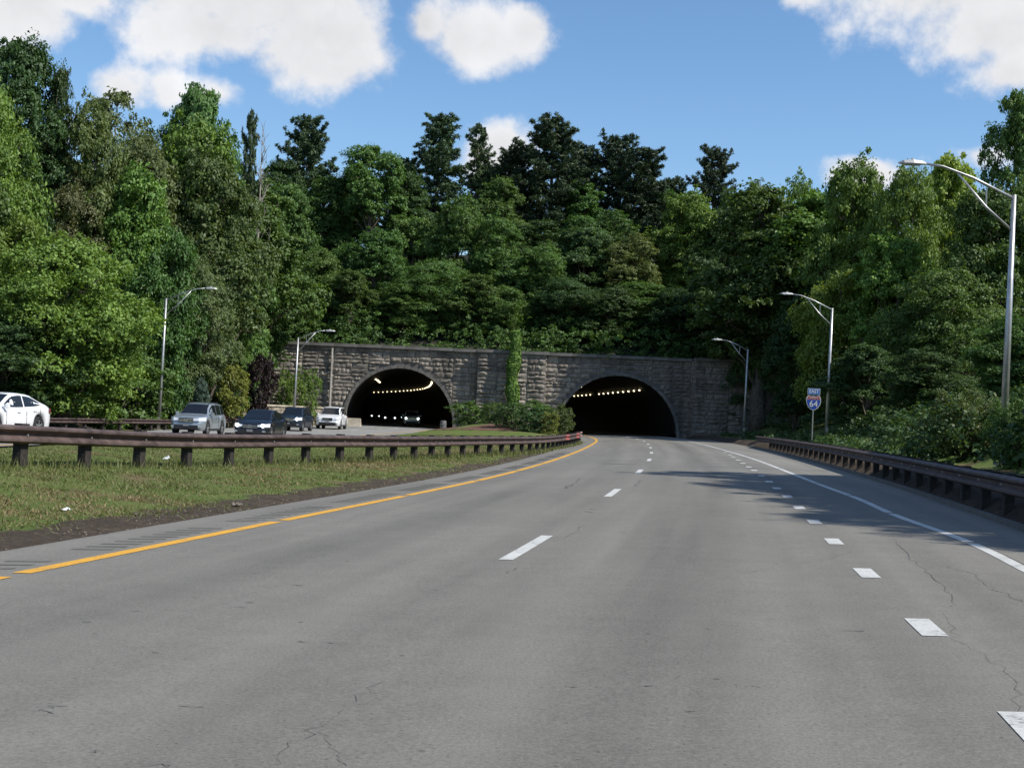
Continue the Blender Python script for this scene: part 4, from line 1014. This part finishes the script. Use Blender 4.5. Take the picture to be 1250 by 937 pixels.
def pine(name, seed, H=20, W=9, c0=.18, dens=1.0, whorls=20, ragged=.3, conic=1.0, nsz=1.0):
    global rng
    keep = rng; rng = np.random.default_rng(seed); random.seed(seed); mb = MB(); P, NN, T, S, D = [], [], [], [], []
    mb.tube([(0, 0, 0), (.05, 0, H * .35), (0, .06, H * .7), (0, 0, H * .99)], [.36, .26, .14, .02], 8)
    nbr = whorls * 7
    for b in range(nbr):
        t = min(1, max(0, (b + rng.uniform(-2, 2)) / (nbr - 1))); z = H * (c0 + (.97 - c0) * t)
        rad = W / 2 * ((1 - t) ** (.75 * conic) * .93 + .09) * (1 if t > .12 else .75)
        a = b * 2.399 + rng.uniform(-.5, .5); L = rad * rng.uniform(1 - ragged - .1, 1 + ragged * .4)
        rise = rng.uniform(-.10, .22) + .45 * t * t; tip = (L * math.cos(a), L * math.sin(a), z + L * rise + .10 * L)
        pts = limb_pts((0, 0, z), tip, sag=-.16, n=4, wob=.04); mb.tube(pts, np.linspace(.05 * (1 - t) + .015, .008, 5), 5, cap=False)
        nt_ = max(4, int((5 + 4.2 * L) * dens)); bt = rng.normal(.45, .16)
        for j in range(nt_):
            u = .18 + .86 * (j + rng.random()) / nt_; i = min(3, int(u * 4)); c = np.array(pts[i].lerp(pts[i + 1], min(1.2, u * 4 - i)))
            side = rng.normal(0, .12 + .16 * L * (1.15 - u)); c = c + np.array([-math.sin(a) * side, math.cos(a) * side, rng.normal(.08, .13)])
            m = int(rng.integers(16, 28)); dr = unit(m) + np.array([math.cos(a) * .5, math.sin(a) * .5, .8]); dr /= np.linalg.norm(dr, axis=1, keepdims=True)
            ln = rng.uniform(.25, .62, m) * nsz; P.append(c + dr * ln[:, None] * .55); D.append(dr * 3); NN.append(unit(m) + np.array([0, 0, .6])); S.append(ln); T.append(bt + rng.normal(0, .15, m))
    proto(name, leaf_mesh('crown', np.concatenate(P), np.concatenate(NN), np.concatenate(S), .26, np.concatenate(T), droop=np.concatenate(D)), mb.mesh('trunk'), H, W); rng = keep
pine('pine1', 81, c0=.18, dens=1.05, whorls=16, ragged=.5, conic=.60); pine('pine2', 82, W=10, c0=.08, dens=1.15, whorls=20, ragged=.4, conic=.45); pine('pine3', 83, W=7.5, c0=.28, dens=.85, whorls=12, ragged=.5, conic=.75); pine('pine4', 85, W=10, c0=.08, dens=1.15, whorls=19, ragged=.45, conic=.32); pine('spruce', 84, H=5, W=2.6, c0=.03, dens=1.5, whorls=16, ragged=.15, nsz=.45)
def snag():
    random.seed(91); mb = MB(); H = 18
    mb.tube([(0, 0, 0), (.2, 0, H * .4), (-.1, .1, H * .75), (.3, 0, H)], [.3, .22, .12, .02], 8)
    for k in range(34):
        z = H * random.uniform(.45, .97); a = random.uniform(0, 6.28); L = random.uniform(.8, 3.2) * (1.25 - z / H); e = (L * math.cos(a), L * math.sin(a), z + L * random.uniform(.3, 1.1)); p = limb_pts((0, 0, z), e, n=4, wob=.12); mb.tube(p, np.linspace(.06, .012, 5), 5)
        for q in range(3): b = p[random.randint(2, 4)]; mb.tube(limb_pts(b, b + Vector((random.gauss(0, .6), random.gauss(0, .6), random.uniform(.2, 1)))), np.linspace(.025, .008, 6), 4)
    return mb.mesh('trunk')
PROTO['snag'] = (None, snag(), 18, 5)
for k_, (cm, tm, _, _) in PROTO.items():
    if cm: cm.materials.append(MATS['leaf_mid'])
    tm.materials.append(MATS['dead_bark' if k_ == 'snag' else 'bark']); tm.polygons.foreach_set('use_smooth', [True] * len(tm.polygons))
USED = set()
def plant(pr, name, cat, loc, H, W, mat, label, group=None, rz=None, D=None):
    cm, tm, H0, W0 = PROTO[pr]
    t = tag(empty(name, loc, rng.uniform(0, 6.28) if rz is None else rz), label, cat, group); t.scale = (W / W0, (D or W) / W0, H / H0)
    if cm:
        c = bpy.data.objects.new('foliage' if cat in ('shrub', 'ivy') else 'crown', cm); C.objects.link(c); c.parent = t
        c.material_slots[0].link = 'OBJECT'; c.material_slots[0].material = MATS[mat]
    k = bpy.data.objects.new('stem' if cat in ('shrub', 'ivy') else 'trunk', tm); C.objects.link(k); k.parent = t
    return t
def tree(pr, px, py, Y, wpx, mat, label, group, name='broadleaf_tree', sink=.3, cat='tree', hmin=1.0, aspect=None):
    top = at(px, py, Y)
    z0 = (float(hill_z(np.float64(top.x), np.float64(Y))) if (Y > 134 and abs(top.x) < 33) else gz(top.x, Y)) - sink
    W = wpx / F * Y
    if aspect and pr not in ('snag', 'pine3', 'airy'): W = max(W, (top.z - z0) / aspect)
    return plant(pr, name, cat, (top.x, Y, z0), max(hmin, top.z - z0), W, mat, label, group)
GL, GH, GR, GP = 'trees on the left slope', 'trees on the hill above the tunnels', 'trees on the right bank', 'pines along the hilltop skyline'
LEFT = [
 ('oval1', 28, 30, 98, 120, 'leaf_dark', 'tallest dark tree in the upper left corner of the wood'),
 ('oval2', 74, 64, 100, 60, 'leaf_dark', 'narrow dark tree spur right of the tallest corner tree'),
 ('layer1', -12, 100, 94, 140, 'leaf_bright', 'bright green tree crown at the left edge below the tallest tree'),
 ('airy', 140, 100, 112, 120, 'leaf_grey', 'sparse pale see through tree against the clouds on the left'),
 ('round3', 118, 132, 100, 95, 'leaf_olive', 'dull olive tree below the sparse pale tree'),
 ('feather', 182, 172, 104, 120, 'leaf_grey', 'grey green feathery tree left of the vine draped tree'),
 ('vine', 243, 99, 116, 112, 'leaf_mid', 'tall tree draped with hanging vines on the left skyline'),
 ('snag', 322, 150, 122, 40, 'leaf_mid', 'bare dead tree right of the vine draped tree'),
 ('pine3', 308, 134, 126, 44, 'needle_light', 'thin ragged pine beside the bare dead tree'),
 ('round1', 232, 160, 108, 110, 'leaf_bright', 'bright green crown right under the vine draped tree'),
 ('round2', 40, 160, 103, 120, 'leaf_mid', 'mid green tree below the dark corner trees'),
 ('layer2', 8, 240, 89, 130, 'leaf_bright', 'bright layered crown at the left edge halfway up'),
 ('feather', 98, 210, 99, 120, 'leaf_brown', 'brownish seed laden tree in the middle of the left slope'),
 ('round1', 175, 215, 100, 130, 'leaf_bright', 'bright leafy crown right of the brownish tree'),
 ('round3', 262, 196, 106, 100, 'leaf_olive', 'olive tree right of the bright crowns on the left slope'),
 ('layer1', 84, 290, 83, 200, 'leaf_bright', 'broad bright green tree with drooping sprays in the left foreground'),
 ('layer2', 205, 262, 99, 120, 'leaf_mid', 'mid green drooping tree behind the left lamp post'),
 ('feather', 245, 318, 101, 100, 'leaf_grey', 'fine leaved grey green tree right of the left lamp post'),
 ('round2', 285, 262, 112, 95, 'leaf_mid', 'rounded tree where the left slope meets the hill'),
 ('oval2', 317, 205, 128, 85, 'leaf_mid', 'upright tree behind the rounded tree at the end of the left slope'),
 ('round2', 10, 385, 80, 150, 'leaf_dark', 'dark low tree behind the white sedan'),
 ('thicket1', 140, 420, 92, 150, 'leaf_mid', 'leafy thicket left of the left lamp post base'),
 ('round3', 288, 392, 108, 48, 'leaf_bright', 'slim bright tree above the yellow leaved tree'),
 ('round1', 272, 300, 120, 70, 'leaf_mid', 'shaded tree left of the stone wall end'),
 ('feather', 170, 330, 99, 70, 'leaf_brown', 'small brownish tree squeezed left of the left lamp post'),
 ('round2', -60, 130, 86, 150, 'leaf_mid', 'leafy crown just entering from the left edge'),
]
for a in LEFT: tree(*a, GL, aspect=2.35 if a[2] > 150 else None)
HILL = [
 ('pine2', 712, 180, 166, 88, 'needle', 'dark pine filling the saddle right of the highest pine', 'p'),
 ('pine4', 604, 204, 168, 76, 'needle_light', 'low pine between the slender pine and the dark pines', 'p'),
 ('pine1', 826, 218, 165, 66, 'needle', 'low dark pine between the broad pines and the lone pine', 'p'),
 ('pine2', 500, 196, 166, 70, 'needle_light', 'low pine left of the tall layered pine', 'p'),
 ('oval1', 612, 212, 156, 70, 'leaf_mid', 'tree filling the gap left of the highest pine', 'b'),
 ('oval2', 716, 218, 158, 76, 'leaf_mid', 'tree between the highest pine and the broad dark pine', 'b'),
 ('oval1', 812, 226, 160, 80, 'leaf_mid', 'tree behind the sunlit green tree', 'b'),
 ('oval2', 432, 200, 160, 70, 'leaf_mid', 'rear tree left of the leggy tree', 'b'),
 ('oval1', 345, 190, 156, 70, 'leaf_dark', 'rear dark tree left of the bushy pine', 'b'),
 ('round3', 900, 240, 158, 70, 'leaf_mid', 'tree between the lone pine and the pale leafy tree', 'b'),
 ('round2', 505, 262, 149, 86, 'leaf_mid', 'mid slope tree below the layered pine', 'b'),
 ('round1', 660, 300, 144, 90, 'leaf_mid', 'mid slope tree right of the ivy column', 'b'),
 ('round3', 745, 262, 150, 84, 'leaf_mid', 'mid slope tree below the broad dark pine', 'b'),
 ('round2', 430, 330, 139, 80, 'leaf_mid', 'bushy tree just above the left arch', 'b'),
 ('round1', 745, 352, 139, 84, 'leaf_dark', 'bushy tree just above the right arch', 'b'),
 ('round2', 580, 335, 140, 84, 'leaf_mid', 'bushy tree above the wall left of the ivy column', 'b'),
 ('round3', 495, 345, 139, 74, 'leaf_mid', 'bushy tree above the wall right of the left arch', 'b'),
 ('round3', 830, 352, 138, 84, 'leaf_dark', 'bushy tree above the shaded right part of the wall', 'b'),
 ('round1', 370, 345, 138, 70, 'leaf_mid', 'bushy tree above the drain pipe', 'b'),
 ('pine2', 378, 146, 158, 92, 'needle_light', 'bushy pine left of the tall leggy tree on the hill', 'p'),
 ('leggy', 455, 176, 152, 84, 'leaf_mid', 'leggy tree with bare trunks showing on the hill', 'b'),
 ('pine1', 538, 141, 162, 104, 'needle_light', 'tall layered pine in front of the small white cloud', 'p'),
 ('pine3', 585, 151, 165, 60, 'needle_light', 'slender pine right beside the tall layered pine', 'p'),
 ('pine2', 676, 147, 160, 125, 'needle', 'highest dark pine above the ivy column', 'p'),
 ('pine4', 632, 182, 164, 92, 'needle', 'dark pine on the left shoulder of the highest pine', 'p'),
 ('pine4', 756, 170, 163, 100, 'needle', 'broad dark pine right of the highest pine', 'p'),
 ('pine1', 792, 182, 158, 105, 'needle', 'dark pine with reaching branches on its right side', 'p'),
 ('pine4', 873, 184, 166, 74, 'needle', 'lone round topped pine right of the other pines', 'p'),
 ('round3', 925, 228, 160, 70, 'leaf_grey', 'pale leafy tree right of the lone pine', 'b'),
 ('round1', 838, 236, 150, 105, 'leaf_bright', 'sunlit green tree standing out below the lone pine', 'b'),
 ('round2', 350, 222, 146, 80, 'leaf_mid', 'rounded tree at the left end of the hill', 'b'),
 ('oval1', 405, 208, 154, 80, 'leaf_mid', 'tree between the bushy pine and the leggy tree', 'b'),
 ('oval2', 500, 205, 155, 72, 'leaf_dark', 'dark tree between the leggy tree and the layered pine', 'b'),
 ('round1', 560, 240, 148, 90, 'leaf_mid', 'tree below the slender pine', 'b'),
 ('round3', 610, 268, 146, 80, 'leaf_mid', 'small tree left of the ivy column on the hill', 'b'),
 ('oval2', 655, 262, 148, 80, 'leaf_dark', 'dark tree right above the ivy column', 'b'),
 ('round2', 715, 275, 147, 95, 'leaf_dark', 'dark round tree left of the sunlit green tree', 'b'),
 ('round3', 772, 290, 146, 80, 'leaf_olive', 'olive tinged tree just left of the sunlit green tree', 'b'),
 ('round1', 460, 285, 143, 95, 'leaf_mid', 'low spreading tree above the left arch', 'b'),
 ('layer2', 395, 300, 142, 90, 'leaf_mid', 'drooping tree above the left part of the wall', 'b'),
 ('layer1', 535, 318, 141, 95, 'leaf_mid', 'drooping tree between the two arches', 'b'),
 ('round2', 885, 255, 148, 90, 'leaf_dark', 'shaded tree right of the sunlit green tree', 'b'),
 ('layer1', 690, 340, 141, 100, 'leaf_dark', 'dark drooping tree above the right arch', 'b'),
 ('round1', 790, 345, 142, 100, 'leaf_mid', 'tree over the right end of the right arch', 'b'),
 ('round3', 870, 330, 140, 90, 'leaf_dark', 'shaded tree behind the farthest right lamp post', 'b'),
 ('layer2', 330, 330, 140, 80, 'leaf_dark', 'dark drooping tree over the left end of the wall', 'b'),
 ('layer2', 615, 345, 140, 80, 'leaf_mid', 'low drooping tree behind the ivy column', 'b'),
]
for (pr, px, py, Y, wp, mat, lab, k) in HILL: tree(pr, px, py, Y, wp, mat, lab, GP if k == 'p' else GH, 'pine_tree' if k == 'p' else 'broadleaf_tree')
RIGHT = [  # upper crowns get brighter, yellower leaf colours that stand in for sunlight
 ('round3', 985, 226, 132, 90, 'leaf_bright', 'leafy crown on the right skyline left of the small cloud'),
 ('round1', 1045, 200, 112, 120, 'leaf_bright', 'sunlit crown in front of the small right cloud'),
 ('layer1', 1110, 205, 106, 110, 'leaf_bright', 'sunlit layered crown under the end of the big lamp arm'),
 ('round2', 1165, 190, 112, 120, 'leaf_lime', 'bright yellow green crown behind the big lamp arm'),
 ('oval1', 1246, 94, 98, 84, 'leaf_mid', 'tall tree at the right edge above the nearest lamp post'),
 ('round1', 1215, 232, 95, 140, 'leaf_mid', 'dark tree behind the nearest lamp post'),
 ('round3', 945, 284, 130, 90, 'leaf_mid', 'shaded tree above the middle right lamp post arm'),
 ('layer2', 1030, 312, 106, 120, 'leaf_lime', 'tree with sunlit sprays above the blue sign'),
 ('round2', 1095, 285, 102, 130, 'leaf_bright', 'mid green tree right of the tree with sunlit sprays'),
 ('layer1', 1155, 330, 92, 150, 'leaf_mid', 'drooping tree left of the nearest lamp post'),
 ('round1', 975, 390, 112, 95, 'leaf_dark', 'dark tree just left of the blue sign'),
 ('round2', 1060, 420, 88, 110, 'leaf_dark', 'dark low tree right of the blue sign'),
 ('round3', 1130, 430, 80, 110, 'leaf_dark', 'dark low tree behind the right guardrail'),
 ('layer2', 1250, 380, 70, 150, 'leaf_mid', 'leafy tree cut by the right edge below the tall tree'),
 ('round2', 910, 380, 133, 80, 'leaf_dark', 'dark tree covering the right end of the wall'),
]
for a in RIGHT: tree(*a, GR)
# trees of the same bank just outside the frame on the right, which shade the road
for (x, y, zt, wd, pr, mat, lab) in [
 (22, 31.8, 18.9, 8, 'round3', 'leaf_mid', 'shading tree of the right bank beyond the right edge, tallest one'), (22, 25.8, 18.2, 9, 'round1', 'leaf_mid', 'shading tree of the right bank beyond the right edge, second tallest'), (22, 20.4, 18.6, 10, 'round2', 'leaf_mid', 'shading tree of the right bank beyond the right edge, third tallest'), (22, 15, 18.2, 9, 'round3', 'leaf_mid', 'shading tree of the right bank beside the camera'),
 (18.2, 33, 11.5, 7, 'layer1', 'leaf_mid', 'low tree of the right bank beyond the right edge, farthest one'), (18, 28, 11.5, 7.5, 'round2', 'leaf_mid', 'low tree of the right bank beyond the right edge, middle one'), (17.6, 22.8, 11, 7.5, 'round1', 'leaf_mid', 'low tree of the right bank beyond the right edge, nearer one'), (17.2, 17.5, 11.5, 7.5, 'layer2', 'leaf_mid', 'low tree of the right bank beside the camera'),
 (23.6, 129, 25.8, 12.5, 'oval2', 'leaf_mid', 'tall tree of the right bank that shades the tunnel wall'), (29, 126.5, 25.0, 13, 'oval1', 'leaf_bright', 'broad tree of the right bank beside the wall end'), (38, 121, 24.5, 12, 'oval2', 'leaf_mid', 'rear tall tree of the right bank beside the wall'), (29, 119, 17.5, 11, 'round3', 'leaf_dark', 'tree of the right bank in front of the wall end')]:
    z0 = gz(x, y) - .3
    plant(pr, 'broadleaf_tree', 'tree', (x, y, z0), zt - z0, wd, mat, lab, GR)
# planted shrubs and small trees
tree('small', 287, 442, 101, 44, 'leaf_yellow', 'small yellow leaved tree beside the purple tree', None, 'ornamental_tree')
tree('small', 320, 430, 104, 44, 'leaf_purple', 'dark purple leaved tree left of the wing wall', None, 'ornamental_tree')
tree('spruce', 247, 466, 95, 34, 'leaf_blue', 'small blue spruce behind the silver suv', None, 'spruce_tree')
tree('bush1', 352, 453, 121, 42, 'leaf_bright', 'bright green shrub above the wing wall, left one', None, 'shrub', cat='shrub', hmin=2)
tree('bush2', 378, 458, 123, 36, 'leaf_bright', 'bright green shrub above the wing wall, right one', None, 'shrub', cat='shrub', hmin=2)
GS = 'shrubs planted between the tunnels'
for (pr, px, py, Y, wp, mat, lab) in [
 ('bush1', 572, 490, 124, 42, 'leaf_mid', 'green shrub next to the right foot of the left arch'), ('bush2', 602, 494, 121, 34, 'leaf_mid', 'green shrub second from the left arch'),
 ('bush2', 628, 496, 113, 62, 'leaf_dark', 'widest dark yew like shrub in front of the ivy column'), ('bush1', 653, 498, 110, 46, 'leaf_dark', 'dark rounded shrub right of the widest shrub'),
 ('bush1', 655, 489, 123, 40, 'leaf_mid', 'tall green shrub behind the dark rounded shrub'), ('bush2', 670, 506, 109, 26, 'leaf_yellow', 'yellow green shrub at the end of the median guardrail'),
 ('bush1', 684, 494, 115, 30, 'leaf_olive', 'shrub like small tree at the left foot of the right arch')]:
    tree(pr, px, py, Y, wp, mat, lab, GS, 'shrub', .15, 'shrub')
for (px, py, Y, wp, lab) in [(1185, 488, 48, 110, 'light green shrub mound behind the right guardrail by the nearest lamp post'), (1130, 520, 55, 70, 'smaller shrub left of the light green shrub mound'), (1246, 500, 40, 90, 'shrub right of the nearest lamp post')]:
    tree('thicket2', px, py, Y, wp, 'leaf_olive' if px < 1240 else 'leaf_mid', lab, 'shrubs behind the right guardrail', 'shrub', .2, 'shrub')
# ivy column in front of the central pier
def ivy():
    b = at(625, 497, 131.5); t = tag(empty('climbing_ivy', (b.x, 131.3, gz(b.x, 130))), 'tall narrow column of ivy climbing the middle of the wall', 'ivy')
    top = at(625, 404, 131.3).z - gz(b.x, 130); n = 9000; z = rng.random(n) * top; r = .60 * (.55 + .45 * np.clip((top - z) / 2.0, 0, 1)) * (1 + .18 * np.sin(z * 2.3)) ; a = rng.uniform(0, 6.283, n); rr = r * rng.random(n) ** .35
    P = np.stack([rr * np.cos(a) + .12 * np.sin(z), rr * np.sin(a) * .6, z], 1); NN = np.stack([np.cos(a), np.sin(a), np.full(n, .5)], 1) + unit(n) * .6
    obj('foliage', leaf_mesh('foliage', P, NN, rng.uniform(.18, .34, n), .7, np.clip(rng.normal(.45, .2, n) + .2 * np.sin(z * 5 + a * 2), 0, 1)), 'leaf_bright', t)
    MB().tube([(0, 0, 0), (.05, .1, top * .5), (0, .1, top * .95)], [.12, .09, .03], 6).build('stem', 'bark', t)
ivy()
# undergrowth that covers the slopes as one mass
def undergrowth(name, spots, total, size, mat, label):
    P, NN, T, S = lobed_leaves(spots, total, size, clus=(.3, .6), per=24)
    kind(obj(name, leaf_mesh(name, P, NN, S, .62, T), mat), 'stuff', label)
sp_ = []
for k in range(330):
    x, y = rng.uniform(-33, 33), 135.2 + rng.random() ** 1.2 * 24; r = rng.uniform(.9, 2.3); sp_.append((x, y, float(hill_z(x, y)) + r * .45, r * 1.2, r, r * .95))
for k in range(60):
    x = rng.uniform(-27, 27); r = rng.uniform(.25, .8); sp_.append((x, 134.4 + r * .4, 7.9 + r * .35, r * 1.4, r, r))
undergrowth('hillside_undergrowth', sp_, 120000, .28, 'leaf_mid', 'dense green undergrowth covering the slope above the stone wall')
sp_ = []
for k in range(130):
    y = rng.uniform(46, 112); r = rng.uniform(.6, 1.5); x = float(x_rail_far(y)) - 2.6 - r - rng.uniform(0, 8); sp_.append((x, y, gz(x, y) + r * .35, r * 1.2, r * 1.2, r))
undergrowth('left_bank_undergrowth', sp_, 42000, .22, 'leaf_olive', 'low green undergrowth on the left bank behind the far guardrail')
sp_ = []
for k in range(150):
    y = rng.uniform(18, 128); r = rng.uniform(.5, 1.2) if y > 58 else rng.uniform(.6, 1.6); x = float(x_rail_r(y)) + (5.2 + r if y > 58 else 2.2 + r) + rng.random() * 9; sp_.append((x, y, gz(x, y) + r * .35, r * 1.2, r * 1.2, r))
for k in range(60):
    y = rng.uniform(50, 126); r = rng.uniform(.25, .5); x = float(x_rail_r(y)) + 1.3 + r + rng.random() * 5; sp_.append((x, y, gz(x, y) + r * .2, r * 1.4, r * 1.4, r * .8))
undergrowth('right_bank_undergrowth', sp_, 46000, .22, 'leaf_dark', 'dark undergrowth on the right bank behind the guardrail')
# trees seen through the far mouth of the left tunnel
for (x, y, h) in [(-34, 270, 14), (-45, 275, 16), (-24, 278, 15)]:
    plant('round1', 'broadleaf_tree', 'tree', (x, y, -.5), h, 13, 'leaf_dark', {-34: 'middle', -45: 'left', -24: 'right'}[x] + ' green tree seen dimly beyond the far end of the left tunnel', 'trees beyond the left tunnel')

# ------------------------------------------------------------------ grass, gravel, litter
def grass():
    n = 230000; Y = 12 + rng.random(n * 2) ** 1.5 * 78; X = rng.uniform(-13, 6, n * 2); X = X + (Y - 30) * .05
    d = x_yellow(Y) - 1.15 - X; need = np.interp(Y, [12, 20, 45, 70, 100], [1.25, 1.0, .8, .7, .95]) + .5 * np.sin(Y * 1.9) * np.sin(Y * .7 + X) * .6 + rng.normal(0, .28, n * 2)
    bare = .95 * np.exp(-((X + 10) / 4.2) ** 2 - ((Y - 47) / 5.5) ** 2)
    ok = (d > need) & (X > x_left(Y) + 4.3) & (rng.random(n * 2) > bare); X, Y, d = X[ok][:n], Y[ok][:n], d[ok][:n]; n = len(X)
    yw = rng.uniform(14, 88, 9000); k_ = rng.integers(0, 400, 9000); yw = np.where(rng.random(9000) < .7, 14 + k_ * .185 + rng.normal(0, .12, 9000), yw); xw = x_rail_l(yw) + rng.normal(0, .16, 9000)   # taller weeds the mower misses under the rail
    X = np.concatenate([X, xw]); Y = np.concatenate([Y, yw]); d = np.concatenate([d, np.full(9000, 6.)]); weed = np.arange(len(X)) >= n; n = len(X)
    Z = ground_z(X, Y); h = np.where(weed, rng.uniform(.05, .22, n), rng.uniform(.018, .058, n)) * np.interp(d, [0, 3, 6], [.8, 1.15, 1.0]); a = rng.uniform(0, 6.283, n); wd = rng.uniform(.007, .015, n) * np.interp(Y, [12, 30, 90], [.8, 1.2, 2.6]); ln = rng.normal(0, .05, (n, 2))
    straw = np.clip(.75 * np.exp(-((d - 2.4) / 1.3) ** 2) * (.6 + .6 * np.sin(Y * .55 + 1) * np.sin(X * 1.3)) + rng.normal(0, .22, n), 0, 1) > .42
    V = np.stack([np.stack([X - np.cos(a) * wd, Y - np.sin(a) * wd, Z - .01], 1), np.stack([X + np.cos(a) * wd, Y + np.sin(a) * wd, Z - .01], 1), np.stack([X + ln[:, 0], Y + ln[:, 1], Z + h], 1)], 1)
    for nm, mk, mat, lab in (('grass', ~straw, 'grass', 'short green grass of the median'), ('dry_grass', straw, 'straw', 'dry straw coloured grass near the edge of the median')):
        v = V[mk].reshape(-1, 3); k = len(v) // 3; m = bpy.data.meshes.new(nm); m.vertices.add(3 * k); m.vertices.foreach_set('co', v.astype(np.float32).ravel()); m.loops.add(3 * k); m.loops.foreach_set('vertex_index', np.arange(3 * k, dtype=np.int32)); m.polygons.add(k); m.polygons.foreach_set('loop_start', np.arange(0, 3 * k, 3, dtype=np.int32)); m.update(calc_edges=True)
        at_ = m.attributes.new('tone', 'FLOAT', 'POINT'); tn = np.clip(rng.normal(.5, .22, k), 0, 1); at_.data.foreach_set('value', np.repeat(tn, 3).astype(np.float32))
        kind(obj(nm, m, mat), 'stuff', lab)
grass()
def pebbles():
    mb = MB()
    for k in range(1100):
        y = 8 + random.random() ** 1.6 * 60; x = float(x_yellow(y)) - 1.25 - abs(random.gauss(0, .8)); s = random.uniform(.006, .018) * (1 + y / 60)
        if random.random() < .18: x = float(x_dash(y)) + 6.3 + abs(random.gauss(0, .25))
        z = gz(x, y) if x < 0 or True else 0; q = [Vector((random.uniform(.6, 1) * s * a, random.uniform(.6, 1) * s * b, random.uniform(.5, .9) * s * c)) for a, b, c in ((1, 0, 0), (-1, 0, 0), (0, 1, 0), (0, -1, 0), (0, 0, 1), (0, 0, -1))]
        mb.add([(p.x + x, p.y + y, p.z + z + s * .3) for p in q], [(0, 2, 4), (2, 1, 4), (1, 3, 4), (3, 0, 4)])
    kind(mb.build('gravel', 'gravel'), 'stuff', 'loose gravel along the bare verge')
pebbles()
def litter(px, py, Y, s, label, seed, mat='litter'):
    r = random.Random(seed); nx, ny = 6, 4
    v = [((i_ / (nx - 1) - .5) * s * 2.6 + r.uniform(-.02, .02), (k_ / (ny - 1) - .5) * s * 1.7 + r.uniform(-.02, .02), .02 + s * .9 * abs(r.gauss(0, .5)) * (1 if 0 < i_ < nx - 1 else .4)) for k_ in range(ny) for i_ in range(nx)]
    m = pyd('litter', v, [(k_ * nx + i_, k_ * nx + i_ + 1, (k_ + 1) * nx + i_ + 1, (k_ + 1) * nx + i_) for k_ in range(ny - 1) for i_ in range(nx - 1)]); c = at(px, py, Y)
    o = obj('litter', m, mat, loc=(c.x, Y, gz(c.x, Y) - .01)); tag(o, label, 'litter', 'scraps of litter on the median'); o.rotation_euler = (0, 0, r.uniform(0, 3))
def ground_hit(px, py):
    Y = 8.0
    while Y < 120:
        p = at(px, py, Y)
        if p.z < gz(p.x, Y): return Y
        Y += .1
    return 60
litter(79, 624, ground_hit(79, 624), .06, 'white crumpled paper on the bare soil in the near left verge', 1)
litter(203, 565, ground_hit(203, 563) + .6, .055, 'white scrap beyond the median guardrail in front of the brown dirt', 2)
litter(290, 618, ground_hit(290, 618), .07, 'grey scrap at the pavement edge left of the yellow line', 3, 'gravel')
o = tag(empty('trash_barrel', (at(541, 515, 131).x, 131.2, gz(-7, 131))), 'dark barrel at the right foot of the left arch', 'barrel')
MB().tube([(0, 0, 0), (0, 0, .05), (0, 0, .45), (0, 0, .9), (0, 0, .95)], [.27, .30, .32, .30, .27], 16).build('drum', 'barrel', o, True)
for z in (.3, .62): MB().tube([(0, 0, z - .025), (0, 0, z + .025)], .335, 16, cap=False).build('hoop', 'galvanised', o)
# mulch bed under the shrubs
mb = MB()
n_ = 28; v = [(-1.2, 119.5, gz(-1.2, 119.5) + .06)]
for k in range(n_):
    a = 2 * math.pi * k / n_; rr = 1 + .12 * math.sin(3 * a); x, yq = -1.2 + 6.0 * rr * math.cos(a), 119.5 + 9.5 * rr * math.sin(a); v.append((x, yq, gz(x, yq) + .02))
obj('planting_bed', pyd('planting_bed', v, [(0, 1 + k, 1 + (k + 1) % n_) for k in range(n_)]), 'mulch')
bpy.data.objects['planting_bed']['kind'] = 'structure'; bpy.data.objects['planting_bed']['label'] = 'brown mulch bed under the shrubs between the tunnels'
